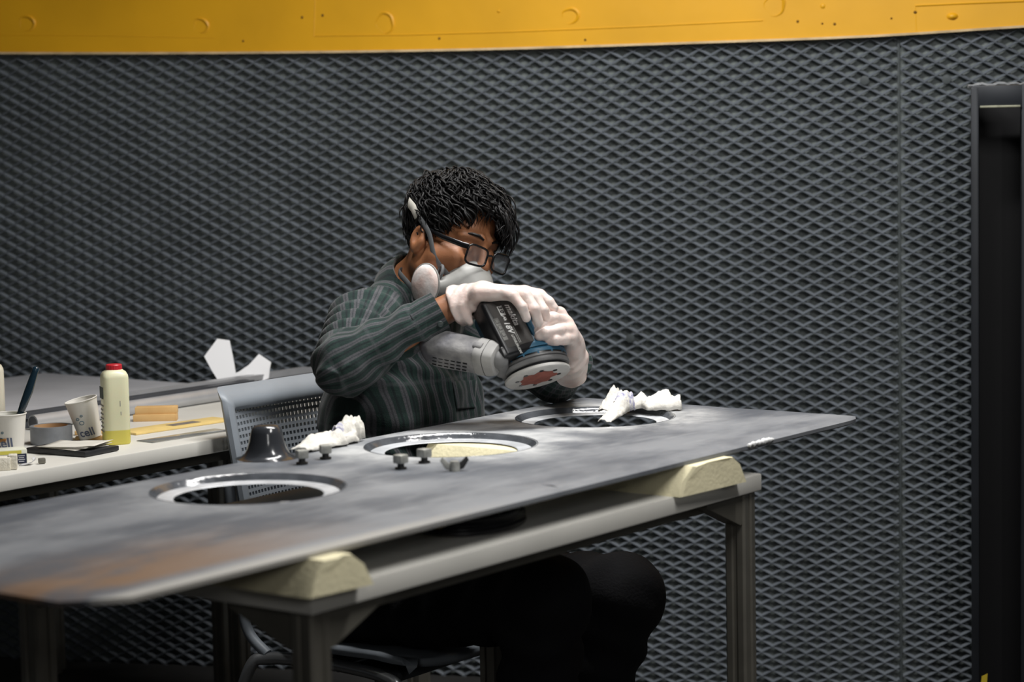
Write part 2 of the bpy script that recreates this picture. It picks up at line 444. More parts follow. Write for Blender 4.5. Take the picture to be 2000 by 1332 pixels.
# foam blocks under the panel
m_foam = mat('cream_foam', (240, 231, 194), .9, var=.04, scale=25, bump=.18, bscale=140)
def foam(prof, n0, n1, label):
    bm = bmesh.new(); rings = []
    ys = [n0, n0+.004, n0+.02, n0+.2, n1]
    ct = np.mean(np.array(prof), axis=0)
    for k, y in enumerate(ys):
        sc = (.93, .985, 1, 1, 1)[k]
        rings.append([bm.verts.new((ct[0]+(u-ct[0])*sc, y+(.006*math.sin(u*75) if k < 3 else 0), max(.0, ct[1]+(v-ct[1])*sc if v > 0 else 0)+TT)) for u, v in prof])
    n = len(prof)
    for a, b in zip(rings, rings[1:]):
        for q in range(n): bm.faces.new((a[q], a[(q+1) % n], b[(q+1) % n], b[q]))
    bm.faces.new(rings[0]); bm.faces.new(rings[-1])
    o = bm_obj('foam_block', bm, m_foam, None, True, 35); o.matrix_world = Matrix.Translation(V(TN0)) @ MSN
    return tag(o, label, 'foam block', 'foam blocks under the panel')
def rnd(p, n=4): return [(a, b) for a, b, _ in spline([(x, y, 0) for x, y in p], n)]
FH = .0485
foam([(1.445, 0), (1.455, .025), (1.475, FH), (1.53, FH), (1.598, FH), (1.616, .0455), (1.632, .032), (1.645, 0)], .178, .74,
     'cream foam block under the panel at the far right table corner')
foam([(.528, 0), (.538, .03), (.548, FH), (.575, FH), (.598, FH), (.616, .046), (.634, .030), (.650, 0)], .172, .80,
     'cream foam block under the panel at the near table corner')
# ================================================================== THE GREY PANEL WITH THREE ROUND OPENINGS
BZ = .86; BT = .0115
def z_top(s, n):                                                  # slight crown and rolled edges
    d = min(n, .648-n, s+.012, 1.925-s)
    e = max(0., 1-d/.03)
    return BZ - .006*e*e - .0015*max(0, 1-d/.2)
def outline(c, ang):
    """where a ray from c leaves the rounded panel rectangle clipped to its own cell"""
    return None
HOLES = [(.695, .415), (1.226, .435), (1.655, .425)]
CELLS = [(-.012, .96), (.96, 1.437), (1.437, 1.925)]
RO = .150
def corner_round(s, n):
    for cs, cn, r in ((-.012+.05, .05, .05), (1.925-.035, .035, .035), (1.925-.08, .648-.08, .08), (-.012+.05, .648-.05, .05)):
        if ((s < cs) if cs < 1 else (s > cs)) and ((n < cn) if cn < .3 else (n > cn)):
            v = np.array([s-cs, n-cn]); l = np.linalg.norm(v)
            m = max(abs(v)); v = v/l*r*(m/r)
            s, n = cs+v[0], cn+v[1]
    if s > 1.5: s += .02*math.sin(math.pi*min(1, max(0, n/.648)))*((s-1.5)/.425)**2
    return s, n
m_panel = mat('grey_sanded_panel', (110, 113, 118), .42, spec=.35)
g = G(m_panel)
tc = g.n('TexCoord'); sx = g.n('SeparateXYZ'); g.l(tc.outputs['Object'], sx.inputs[0])
mp = g.n('Mapping'); mp.inputs['Scale'].default_value = (2.6, 5.5, 3); g.l(tc.outputs['Object'], mp.inputs['Vector'])
nz = g.n('TexNoise', Scale=1.0, Detail=7.0, Roughness=.6); g.l(mp.outputs[0], nz.inputs['Vector'])
mp2 = g.n('Mapping'); mp2.inputs['Scale'].default_value = (7, 34, 10); mp2.inputs['Rotation'].default_value = (0, 0, .15); g.l(tc.outputs['Object'], mp2.inputs['Vector'])
nf = g.n('TexNoise', Scale=1.0, Detail=6.0); g.l(mp2.outputs[0], nf.inputs['Vector'])
c = g.mix(g.smooth(nz.outputs['Fac'], .38, .64), (86, 91, 99), (130, 133, 138))
c = g.mix(g.math('MULTIPLY', g.smooth(nf.outputs['Fac'], .50, .80), .22), c, (180, 182, 184))
# pale sanding dust spread around each opening
dust = None
for hs, hn in HOLES:
    dx = g.math('SUBTRACT', sx.outputs[0], hs); dy = g.math('SUBTRACT', sx.outputs[1], hn)
    r = g.math('SQRT', g.math('ADD', g.math('MULTIPLY', dx, dx), g.math('MULTIPLY', dy, dy)))
    q = g.math('SUBTRACT', 1.0, g.smooth(r, .15, .30), True)
    if hs < 1: q = g.math('MULTIPLY', q, .25)
    dust = q if dust is None else g.math('MAXIMUM', dust, q)
nd = g.n('TexNoise', Scale=7.0, Detail=8.0, Roughness=.65); g.l(tc.outputs['Object'], nd.inputs['Vector'])
c = g.mix(g.math('MULTIPLY', dust, g.smooth(nd.outputs['Fac'], .30, .72)), c, (205, 206, 206))
# bare brown primer towards the near corner
b1 = g.math('SUBTRACT', 1.0, g.smooth(sx.outputs[0], .10, .62), True)
b2 = g.math('SUBTRACT', 1.0, g.smooth(sx.outputs[1], .10, .30), True)
b3 = g.smooth(sx.outputs[1], .015, .05)
bb = g.math('MULTIPLY', g.math('MULTIPLY', b1, b2), g.math('MULTIPLY', b3, g.smooth(nz.outputs['Fac'], .32, .5)))
c = g.mix(g.math('MULTIPLY', bb, .85), c, (132, 100, 70))
e1 = g.math('MULTIPLY', g.math('SUBTRACT', 1.0, g.smooth(sx.outputs[1], .006, .022), True), g.math('SUBTRACT', 1.0, g.smooth(sx.outputs[0], .45, .9), True))
c = g.mix(g.math('MULTIPLY', e1, .8), c, (168, 164, 156))           # rubbed pale edge
g.l(c, g.b.inputs['Base Color'])
rr = g.math('ADD', g.math('MULTIPLY', nd.outputs['Fac'], .3), .42); g.l(rr, g.b.inputs['Roughness'])
bp = g.n('Bump', Strength=.15, Distance=.004); g.l(nf.outputs['Fac'], bp.inputs['Height']); g.l(bp.outputs[0], g.b.inputs['Normal'])
m_dark = mat('glossy_dark_resin', (84, 87, 92), .14, 0, var=.35, scale=18, bump=.25, bscale=45, coat=.4)
m_rim = mat('pale_sanded_rim', (205, 208, 212), .4, .15, var=.15, scale=30)
panel = empty('grey_panel', N0); panel.matrix_world = Matrix.Translation(V(N0)) @ MSN
vs = []; fs = []
SEG = 120
for (hs, hn), (c0, c1) in zip(HOLES, CELLS):
    top = []; bot = []
    # angles include the exact corner directions
    angs = sorted(set([2*math.pi*k/SEG for k in range(SEG)] + [math.atan2(nn-hn, ss-hs) % (2*math.pi) for ss in (c0, c1) for nn in (0, .648)]))
    ring_t = []; fr = [0, .12, .3, .5, .7, .82, .9, .95, .98, 1]
    for f_ in fr:
        row = []
        for a in angs:
            ca, sa = math.cos(a), math.sin(a)
            t = min([((c1-hs)/ca if ca > 0 else (c0-hs)/ca) if abs(ca) > 1e-9 else 9, ((.648-hn)/sa if sa > 0 else (0-hn)/sa) if abs(sa) > 1e-9 else 9])
            es, en = corner_round(hs+ca*t, hn+sa*t)
            ps, pn = hs+ca*RO, hn+sa*RO
            s, n = ps+(es-ps)*f_, pn+(en-pn)*f_
            row.append((s, n))
        ring_t.append(row)
    k = len(angs)
    base = len(vs)
    for row in ring_t:
        for s, n in row: vs.append((s, n, z_top(s, n)))
    for row in ring_t[::-1]:
        for s, n in row: vs.append((s, n, z_top(s, n)-BT*(.55 if row is ring_t[-1] else 1)))
    R = 2*len(fr)
    for i in range(R-1):
        for j in range(k):
            fs.append((base+i*k+j, base+(i+1)*k+j, base+(i+1)*k+(j+1) % k, base+i*k+(j+1) % k))
pb = mesh_obj('panel_body', vs, fs, m_panel, panel, True, 40)
for hs, hn in HOLES:
    T = Matrix.Translation((hs, hn, BZ))
    w1 = lathe('recess_wall', [(.1505, -.0115), (.1535, -.001), (.1525, .0006), (.150, -.0005), (.1465, -.005), (.1415, -.0098)], m_dark, panel, 96, T, False, False, 60)
    lathe('rim_flange', [(.1425, -.0115), (.141, -.0093), (.133, -.0098), (.119, -.0104), (.1165, -.0112), (.1160, -.0118), (.119, -.0122), (.142, -.0122), (.1425, -.0115)], m_rim, panel, 96, T, False, False, 50)
tag(panel, 'long grey sanded panel with three round openings resting on foam blocks', 'panel')
m_white = mat('white_filler', (235, 236, 236), .7, var=.05, bump=.3)
def onsn(px, py, z):
    q = PZ(px, py, z)-N0; return float(q@SD), float(q@ND)
a = onsn(1421, 864, BZ-.004); b = onsn(1483, 853, BZ-.004)
pts = [(a[0]+(b[0]-a[0])*t, -.0005+random.uniform(-.001, .001), BZ-.0065+random.uniform(-.0005, .0008)) for t in np.linspace(0, 1, 26)]
tube('filler_strip', pts, [.0026+random.uniform(-.0007, .0018)+.0015*math.sin(3*k/25) for k in range(26)], m_white, panel, 8)

# bell shaped stud, bolts and wing nut standing on the panel
m_stud = mat('glossy_black_rubber', (56, 58, 62), .2, 0, coat=.5, var=.1)
kp = PZ(522, 893, BZ)
o = lathe('bell_knob', [(.054, -.0005), (.046, .0015), (.039, .006), (.034, .015), (.030, .028), (.0272, .042), (.0248, .050), (.020, .0545), (.012, .056), (.004, .0565)], m_stud, None, 36)
o.location = V((kp[0], kp[1], BZ)); tag(o, 'glossy dark bell-shaped knob moulded on the panel', 'knob')
m_bolt = mat('zinc_bolt', (172, 172, 166), .45, .3, var=.25, scale=90)
m_bdk = mat('dark_thread', (60, 60, 60), .5, .6)
BL = [(590, 906, 'short bolt on the panel closest to the bell-shaped knob'), (636, 896, 'short bolt on the panel, second from the bell-shaped knob'),
      (783, 916, 'short bolt in front of the middle opening, left of its pair'), (829, 904, 'short bolt in front of the middle opening, right of its pair')]
for px, py, lab in BL:
    q = PZ(px, py, BZ); e = empty('bolt', (q[0], q[1], BZ)); e.rotation_euler.z = random.uniform(0, 1); e.scale = (1.15, 1.15, 1.15)
    lathe('washer', [(.0085, 0), (.0085, .0025), (.0045, .003)], m_bdk, e, 16)
    lathe('shank', [(.005, .002), (.005, .009)], m_bdk, e, 12)
    boxo('square_head', (0, 0, .0145), (.0165, .0165, .0125), m_bolt, e, .002)
    tag(e, lab, 'bolt', 'bolts on the panel')
q = PZ(888, 920, BZ); e = empty('wing_nut', (q[0], q[1], BZ)); e.rotation_euler.z = .25; e.scale = (1.25, 1.25, 1.25)
lathe('hub', [(.007, 0), (.007, .008), (.0055, .013), (.003, .0135)], m_bolt, e, 14)
for sg in (-1, 1):
    prism('wing', [(.004*sg, .001), (.012*sg, .003), (.019*sg, .014), (.016*sg, .019), (.009*sg, .012), (.003*sg, .009)], .003, m_bolt if sg < 0 else m_bdk, e,
          Matrix.Translation((0, .0015, 0)) @ Matrix.Rotation(math.pi/2, 4, 'X'), .0007)
tag(e, 'metal wing nut in front of the middle opening', 'wing nut')

# crumpled paper towels
m_paper = mat('white_paper_towel', (226, 223, 215), .9, var=.03, bump=.3, bscale=90)
m_ink = mat('blue_print_paper', (150, 150, 186), .9, rgb2=(232, 230, 230), scale=160)
def crumple(name, ctrl, width, zb, seed, parent=None, m=m_paper, h=.02, nu=34, nv=16, th=.0012):
    """a strip of paper along a spine of (x, y, lift, halfwidth) points, crumpled"""
    sp = spline([c[:2]+(c[2],) for c in ctrl], max(2, nu//(len(ctrl)-1))); hw = np.interp(np.linspace(0, 1, len(sp)), np.linspace(0, 1, len(ctrl)), [c[3] for c in ctrl])
    vs = []; fs = []
    nU = len(sp)
    for i, p in enumerate(sp):
        t = unit((sp[min(i+1, nU-1)]-sp[max(i-1, 0)])*[1, 1, 0]); s = np.array([-t[1], t[0], 0])
        for j in range(nv):
            v = j/(nv-1)*2-1
            base = np.array([p[0], p[1], 0])+s*v*hw[i]*(1+.2*noise3(np.array([[i*.1, seed, v]]), 1., seed)[0])
            lift = p[2]*(max(0, 1-v*v))**.6
            nn = noise3(np.array([[base[0], base[1], seed*.1]]), 22, seed)[0]*.006+noise3(np.array([[base[0], base[1], seed*.3]]), 55, seed+1)[0]*.003
            z = max(.0006+.0004*abs(v), lift+nn*(.4+lift/h)+.002)
            vs.append((base[0]+.4*nn, base[1]+.4*nn, zb+z))
    for i in range(nU-1):
        for j in range(nv-1): fs.append((i*nv+j, (i+1)*nv+j, (i+1)*nv+j+1, i*nv+j+1))
    o = mesh_obj(name, vs, fs, m, parent, True, 32)
    md = o.modifiers.new('thick', 'SOLIDIFY'); md.thickness = th; md.offset = 1
    return o
def W2(px, py, z=BZ): q = PZ(px, py, z); return (float(q[0]), float(q[1]))
zb = BZ
t1 = empty('paper_towel', (*W2(1250, 800), BZ))
def loc(pt, e): return (pt[0]-e.location.x, pt[1]-e.location.y)
def cr(e, nm, pts, seed, m=m_paper, h=.02):
    return crumple(nm, [loc(W2(px, py), e)+(lf, hw) for px, py, lf, hw in pts], 0, .0, seed, e, m, h)
cr(t1, 'crumpled_sheet', [(1186, 806, .010, .016), (1214, 800, .026, .030), (1250, 798, .020, .022), (1290, 798, .027, .045), (1326, 797, .019, .042)], 3)
cr(t1, 'loose_tail', [(1181, 826, .004, .012), (1200, 813, .014, .014), (1222, 802, .030, .013)], 5)
cr(t1, 'bunched_knot', [(1182, 807, .005, .016), (1194, 804, .030, .022), (1209, 801, .036, .024), (1222, 799, .018, .018)], 8)
cr(t1, 'blue_print', [(1206, 806, .030, .010), (1218, 803, .033, .013), (1234, 801, .026, .01)], 6, m_ink)
tag(t1, 'white crumpled paper towel beside the far right opening', 'paper towel', 'crumpled paper towels')
t2 = empty('paper_towel', (*W2(640, 868), BZ))
cr(t2, 'crumpled_sheet', [(582, 884, .003, .014), (610, 876, .014, .03), (640, 869, .020, .035), (668, 864, .016, .03), (686, 861, .010, .02)], 11)
cr(t2, 'loose_tail', [(655, 868, .02, .016), (676, 862, .034, .022), (700, 858, .038, .016)], 13)
cr(t2, 'blue_print', [(652, 868, .022, .008), (664, 866, .027, .012), (676, 864, .022, .008)], 15, m_ink)
tag(t2, 'torn white paper towel at the panel edge by the bell-shaped knob', 'paper towel', 'crumpled paper towels')

# cable coil on the table under the panel
m_cab = mat('black_cable', (36, 36, 38), .32)
m_brass = mat('brass', (176, 150, 90), .35, .9)
q = PZ(926, 1027, TT); cc = empty('cable_coil', (q[0], q[1], TT))
for k in range(5):
    r1 = .098-.006*k; pts = []
    for t in np.linspace(0, 6.283, 41)[:-1]:
        v = SD*math.cos(t)*r1*1.05+ND*math.sin(t)*(r1*.72)
        pts.append(v+np.array([.006*math.sin(2*t+k), .004*math.cos(t+k), .005+.0070*k*(.75+.25*math.sin(t+.7))+.005*max(0, math.sin(t-.4+.3*k))]))
    tube('cable_loop', pts, .0043, m_cab, cc, 8, True)
e0 = PZ(856, 1030, TT+.014)-np.array(cc.location)
for k, (dx, dz) in enumerate(((0, 0), (.012, .006))):
    p0 = e0+np.array([dx, .012*k, dz])
    tube('connector', [p0, p0+np.array([.0, .004, .0])+SD*.022], [.0068, .0068], m_brass, cc, 10)
    tube('cable_tail', spline([p0+SD*.02, p0+SD*.05+ND*.01, SD*.02-ND*.03+np.array([0, 0, .02])], 6), .0045, m_cab, cc, 8)
tag(cc, 'coiled black cable with brass connectors on the table under the panel', 'cable')
# ================================================================== THINGS ON THE BACK TABLES
def T2(px, py, z=None):
    z = TT if z is None else z; q = PZ(px, py, z); return (float(q[0]), float(q[1]), z)
# square bottle with red cap
m_hdpe = mat('translucent_plastic', (222, 220, 170), .35, var=.04, scale=5, sss=.3)
g = G(m_hdpe); tc = g.n('TexCoord'); sp = g.n('SeparateXYZ'); g.l(tc.outputs['Object'], sp.inputs[0])
g.l(g.mix(g.smooth(sp.outputs[2], .031, .034), (222, 210, 96), (232, 230, 196)), g.b.inputs['Base Color'])
m_red = mat('red_cap', (196, 40, 52), .4); m_lab = mat('dark_print', (52, 66, 62), .6); m_grey = mat('grey_print', (150, 146, 140), .7)
def sq_bottle(name, loc, w, h, nk, m_body, m_cap, capw, caph, rz):
    e = empty(name, loc); e.rotation_euler.z = rz; e.scale = (.9, .9, .9)
    prof = [(.92, 0), (1, .004), (1, h-nk), (.97, h-nk+.006), (.86, h-nk+.013), (.62, h-nk+.018), (.56, h)]
    vs = []; fs = []; S = 32
    for i, (f, z) in enumerate(prof):
        k = 5 if f > .9 else (3.2 if f > .8 else 2)
        for j in range(S):
            a = 2*math.pi*(j+.5)/S; c, s = math.cos(a), math.sin(a)
            r = (abs(c)**k+abs(s)**k)**(-1/k)*w/2*f; vs.append((r*c, r*s, z))
    for i in range(len(prof)-1):
        for j in range(S): fs.append((i*S+j, i*S+(j+1) % S, (i+1)*S+(j+1) % S, (i+1)*S+j))
    fs += [tuple(range(S-1, -1, -1)), tuple((len(prof)-1)*S+j for j in range(S))]
    mesh_obj('bottle_body', vs, fs, m_body, e, True, 40)
    vs = []; n = 40
    pr = [(capw*.5, h-.002), (capw*.5, h+caph-.002), (capw*.46, h+caph)]
    vs, fs = lathe_vf(pr, n)
    vs = [(x*(1+(.035 if (i % n) % 2 else 0)), y*(1+(.035 if (i % n) % 2 else 0)), z) for i, (x, y, z) in enumerate(vs)]
    mesh_obj('cap', vs, fs, m_cap, e, True, 30)
    return e
b1 = sq_bottle('square_bottle', T2(228, 866), .058, .160, .012, m_hdpe, m_red, .0345, .0175, math.radians(20))
boxo('label_block', (-.0291, .004, .115), (.0006, .042, .026), m_lab, b1)
for k in range(7): boxo('label_print', (-.0291, .004, .030+.0095*k), (.0006, .040-.006*(k % 3), .0035), m_grey, b1)
boxo('stamp_print', (.006, -.0291, .092), (.0016, .0005, .012), m_grey, b1); boxo('stamp_print', (.007, -.0291, .070), (.0016, .0005, .008), m_grey, b1)
tag(b1, 'square plastic bottle of yellow liquid with a red cap', 'bottle')
b2 = sq_bottle('square_bottle', T2(-14, 838), .060, .150, .012, mat('cloudy_plastic', (214, 208, 190), .4, sss=.2), mat('beige_cap', (216, 176, 150), .5), .033, .018, .3)
tag(b2, 'cloudy plastic bottle with a beige cap cut by the left picture edge', 'bottle')

# printed paper cups
m_cup = mat('white_paper_cup', (224, 221, 214), .6, var=.02); m_cin = mat('cup_inside', (205, 200, 186), .6)
m_pr = mat('slate_blue_print', (96, 104, 128), .6); m_pt = mat('teal_print', (64, 110, 130), .6); m_spill = mat('brown_drip', (150, 104, 52), .4, var=.2)
def on_cup(r0, r1, h, a, z, lift=.0006):
    r = r0+(r1-r0)*z/h+lift; return (r*math.cos(a), r*math.sin(a), z)
def paper_cup(name, h, r0, r1, word, a0, size, parent_loc, mtx=None, zt=.018):
    e = empty(name, parent_loc); e.scale = (.9, .9, .9)
    if mtx is not None: e.rotation_euler = mtx
    lathe('cup_wall', [(r0*.96, .003), (r0, 0), (r1, h), (r1-.0012, h), (r0-.0012, .006), (.001, .006)], m_cup, e, 48, None, True, True, 40)
    tube('rolled_rim', [(r1*math.cos(t), r1*math.sin(t), h) for t in np.linspace(0, 6.283, 49)[:-1]], .0016, m_cup, e, 8, True)
    vs, fs = text_mesh(word, size, 0, .0006, 0)
    out = []
    for v in vs:
        z = zt+v[1]; r = r0+(r1-r0)*z/h; out.append(on_cup(r0, r1, h, a0+v[0]/r, z))
    mesh_obj('printed_word', out, fs, m_pr, e)
    for da, zz, rr in ((.5, .040, .0042), (.28, .050, .0028), (.62, .056, .002)):
        pts = [on_cup(r0, r1, h, a0+da+rr*math.cos(t)/r0, zz+rr*math.sin(t)) for t in np.linspace(0, 6.283, 21)[:-1]]
        tube('printed_bubble', pts, .0007, m_pt, e, 5, True)
    return e
c1 = paper_cup('paper_cup', .093, .028, .037, 'cell', math.radians(-138), .030, T2(20, 892), zt=.024)
lathe('paint_fill', [(.001, .078), (.0345, .078), (.0345, .079), (.001, .079)], mat('grey_green_resin', (150, 155, 135), .25), c1, 32)
pts = [on_cup(.028, .037, .093, math.radians(-150)+.13*k, .040+.0008*math.sin(k*2.1)) for k in range(9)]
tube('dried_drip', pts, [.0035+.001*math.sin(k*1.7) for k in range(9)], m_spill, c1, 8)
tag(c1, 'upright white printed paper cup with a brush standing in it', 'cup', 'printed paper cups')
c2p = T2(170, 862)
c2 = paper_cup('paper_cup', .088, .025, .036, 'cell', math.radians(-128), .026, (c2p[0]+.004, c2p[1]+.02, TT+.006), (math.radians(4), math.radians(-12), 0), zt=.008)
tag(c2, 'tilted white printed paper cup behind the red-capped bottle', 'cup', 'printed paper cups')
# brush in the upright cup
m_bh = mat('dark_teal_handle', (26, 48, 62), .25, coat=.5)
q = np.array(T2(20, 892)); br = empty('paint_brush', q+np.array([0, 0, .012]))
d = unit(PY(74, 716, q[1])-PY(46, 790, q[1])); p0 = PY(46, 790, q[1])-q-np.array([0, 0, .012]); top = PY(72, 716, q[1])-q-np.array([0, 0, .012])
tube('handle', [p0-d*.02, p0, p0+d*.03, top-d*.01, top-d*.003, top], [.006, .0075, .0085, .0065, .006, .003], m_bh, br, 12)
tube('ferrule', [p0-d*.05, p0-d*.02], [.008, .0065], m_bolt, br, 12)
tube('bristles', [p0-d*.078, p0-d*.05], [.003, .008], mat('bristle', (120, 110, 90), .9), br, 12)
tag(br, 'brush with a dark teal handle standing in the paper cup', 'brush')

# duct tape roll
m_tape = mat('silver_duct_tape', (134, 137, 142), .4, .15, var=.06, scale=60)
q = T2(97, 868); tp = empty('tape_roll', (q[0], q[1]+.02, TT)); tp.scale = (.9, .9, .9)
lathe('tape_winding', [(.038, 0), (.0465, 0), (.0465, .040), (.038, .040), (.038, 0)], m_tape, tp, 56, None, False, False)
lathe('cardboard_core', [(.0365, .0005), (.038, .0005), (.038, .0395), (.0365, .0395), (.0365, .0005)], mat('cardboard', (178, 140, 100), .8), tp, 48, None, False, False)
tag(tp, 'roll of silver duct tape between the two paper cups', 'tape roll')

# black tray with papers
m_blk = mat('black_plastic', (30, 31, 34), .5, var=.2)
A, B, C_ = np.array(T2(62, 886)), np.array(T2(178, 895)), np.array(T2(222, 880))
ctr = (A+C_)/2; ux = unit(B-A); uy = unit((C_-B)-ux*((C_-B)@ux)); lx = np.linalg.norm(B-A); ly = abs((C_-B)@uy)
R_ = frame3(ux, uy, np.array([0, 0, 1.]))
tr_ = empty('black_tray', (ctr[0], ctr[1], TT), R_)
boxo('tray', (0, 0, .006), (lx, ly, .010), m_blk, tr_, .002)
tag(tr_, 'flat black case lying at the table edge by the tape roll', 'case')
pp = empty('paper_sheets', (ctr[0], ctr[1], TT+.0112), R_)
for k in range(3):
    n = 9; vs = []; fs = []; rz = (-.1, .12, .3)[k]
    for i in range(n):
        for j in range(n):
            u, v = (i/(n-1)-.5)*lx*.74, (j/(n-1)-.5)*ly*.9
            z = .0009+.0022*k+.004*max(0, (i/(n-1)-.6))*k+.0012*math.sin(i*1.3+k)*max(0, j/(n-1)-.3)
            vs.append((u*math.cos(rz)-v*math.sin(rz)+.006*k, u*math.sin(rz)+v*math.cos(rz), z))
    for i in range(n-1):
        for j in range(n-1): fs.append((i*n+j, (i+1)*n+j, (i+1)*n+j+1, i*n+j+1))
    o = mesh_obj('sheet', vs, fs, mat('off_white_paper', (214, 210, 200), .8, var=.06, scale=30), pp, True)
    md = o.modifiers.new('t', 'SOLIDIFY'); md.thickness = .0006; md.offset = 1
tag(pp, 'loose off-white paper sheets lying on the flat black case', 'paper')

# small tub, foam piece, paper scrap and cube at the left edge
q = T2(22, 905); tb = empty('small_tub', (q[0], q[1], TT)); tb.scale = (.9, .9, .9); tb.rotation_euler.z = .35
boxo('tub_body', (0, 0, .016), (.062, .045, .032), mat('pale_tub', (222, 222, 206), .5), tb, .003)
boxo('yellow_band', (-.006, -.0229, .026), (.05, .0012, .007), mat('yellow_print', (218, 208, 90), .6), tb)
boxo('navy_label', (.0185, -.0229, .012), (.0215, .0014, .020), mat('navy_label', (38, 44, 70), .5), tb)
for k in range(4): boxo('label_line', (.0185, -.0238, .018-.004*k), (.014-.003*(k % 2), .0006, .0014), mat('label_white', (200, 200, 205), .6), tb)
for k in range(3): boxo('black_print', (-.02+.009*k, -.0232, .0175), (.006, .0014, .005), m_blk, tb)
tag(tb, 'small tub with yellow band and navy label below the upright cup', 'tub')
q = T2(14, 921); fb = empty('foam_offcut', (q[0]-.012, q[1]+.012, TT)); fb.scale = (.9, .9, .9); fb.rotation_euler.z = .2
bm = bmesh.new(); box(bm, (-.02, .012, .0135), (.075, .034, .027), None, .0022); bm_obj('block', bm, mat('white_foam', (226, 220, 204), .9, var=.04, bump=.4, bscale=120), fb, True, 40)
boxo('notch_piece', (.022, .014, .016), (.018, .026, .030), fb.children[0].data.materials[0], fb, .002)
tag(fb, 'white foam offcut at the left front of the table', 'foam block')
q = T2(60, 908); ps = empty('paper_scrap', (q[0], q[1], TT)); ps.scale = (.9, .9, .9)
vs = []; fs = []
for i in range(12):
    for j in range(5):
        a = i/11*2.2; vs.append((-.022+.028*math.sin(a)*.9+.006*i/11, (j/4-.5)*.024+.004*i/11, .0008+.012*(1-math.cos(a))*.75))
for i in range(11):
    for j in range(4): fs.append((i*5+j, (i+1)*5+j, (i+1)*5+j+1, i*5+j+1))
o = mesh_obj('curled_sheet', vs, fs, mat('grey_white_paper', (206, 206, 208), .8), ps, True); md = o.modifiers.new('t', 'SOLIDIFY'); md.thickness = .0007; md.offset = 1
tag(ps, 'curled white paper scrap beside the small tub', 'paper')
q = T2(82, 906); o = boxo('nut', (0, 0, .006), (.013, .010, .010), m_brk, None, .0015); o.location = V((q[0], q[1], TT)); o.rotation_euler.z = .4
tag(o, 'small grey square nut lying at the table edge', 'nut')

# wood blocks, strips, sheet
m_wood = mat('pale_pine', (222, 184, 126), .6, rgb2=(204, 158, 98), scale=16)
def lay(name, px0, py0, px1, py1, w, h, m, z=None, label='', cat='', bevel=.002):
    a, b = np.array(T2(px0, py0, z)), np.array(T2(px1, py1, z)); c = (a+b)/2; ux = unit((b-a)*[1, 1, 0]); uy = np.cross([0, 0, 1], ux)
    e = empty(name, c, frame3(ux, uy, np.array([0, 0, 1.]))); e.scale = (1, .9, .9)
    return e, np.linalg.norm(b-a)
e, L = lay('pine_block', 260, 824, 345, 822, .04, .034, m_wood)
boxo('plank', (0, .015, .0085), (L, .032, .017), m_wood, e, .001)
boxo('plank', (.002, .020, .0255), (L-.004, .034, .017), m_wood, e, .001)
tag(e, 'two stacked pale pine offcuts behind the red-capped bottle', 'wood block')
for k, (a, b, c, d, w_, lab) in enumerate(((146, 850, 198, 846, .014, 'thin pine stick behind the tilted cup, upper of two'), (148, 860, 200, 858, .012, 'thin pine stick behind the tilted cup, lower of two'))):
    e, L = lay('pine_stick', a, b, c+40, d, w_, .008, m_wood)
    boxo('stick', (0, 0, .005), (L, w_, .009), m_wood, e, .0015); tag(e, lab, 'stick', 'pine sticks on the table')
e, L = lay('plywood_sheet', 262, 850, 452, 822, .07, .004, m_wood)
boxo('sheet', (0, .03, .003), (L, .075, .005), mat('yellow_plywood', (226, 198, 128), .6, var=.08, scale=20), e, .0006)
boxo('dark_patch', (.02, .028, .0058), (.075, .03, .0007), mat('grey_paper', (120, 112, 104), .7), e)
tag(e, 'thin yellowish plywood sheet on the table beside the chair back', 'board')
m_film = mat('clear_plastic', (230, 232, 230), .15, trans=.85)
e, L = lay('plastic_sheet', 300, 866, 452, 842, .05, .002, m_film)
boxo('sheet', (0, .03, .0015), (L, .055, .0018), m_film, e, .0004); tag(e, 'clear plastic sheet lying at the front table edge', 'plastic sheet')

# aluminium profiles lying along the tables
m_alu = mat('aluminium', (186, 187, 190), .35, .35, var=.1, scale=10); m_alud = mat('dark_aluminium', (92, 94, 99), .4, .3, var=.15, scale=8)
def bar(s0, s1, n, z, kind, label, dn=0.):
    e = empty('metal_bar', TSN(s0, n, z)); e.matrix_world = Matrix.Translation(V(TSN(s0, n, z))) @ MSN @ Matrix.Rotation(dn, 4, 'Z'); e.scale = (1, .9, .9)
    L = s1-s0
    if kind == 'tube':
        vs, fs = tube_vf([(0, 0, .018), (L, 0, .018)], .018, 20); mesh_obj('tube', vs, fs, m_alu, e, True, 40)
        vs, fs = tube_vf([(-.001, 0, .018), (.006, 0, .018)], .0145, 16); mesh_obj('bore', vs, fs, m_alud, e, True, 40)
    else:
        a, g_ = .018, .004; pr = []
        for q in range(4):
            for u, v in ((-a, -a), (-g_, -a), (-g_, -a+.007), (g_, -a+.007), (g_, -a)):
                c, s = math.cos(q*math.pi/2), math.sin(q*math.pi/2); pr.append((u*c-v*s, u*s+v*c+a))
        bm = bmesh.new(); r0 = [bm.verts.new((0, u, v)) for u, v in pr]; r1 = [bm.verts.new((L, u, v)) for u, v in pr]; k = len(pr)
        for q in range(k): bm.faces.new((r0[q], r0[(q+1) % k], r1[(q+1) % k], r1[q]))
        bm.faces.new(r0); bm.faces.new(r1); bm_obj('profile', bm, m_alu if kind == 'light' else m_alud, e)
        boxo('end_cap', (L+.001, 0, a), (.002, .034, .034), m_brk, e)
    return tag(e, label, 'metal bar', 'metal bars on the back tables')
bar(1.494, 2.43, 1.827, TT, 'tube', 'round bright metal tube lying along the back table')
bar(1.458, 2.205, 1.8765, TT, 'dark', 'dark grooved metal bar beside the bright tube')
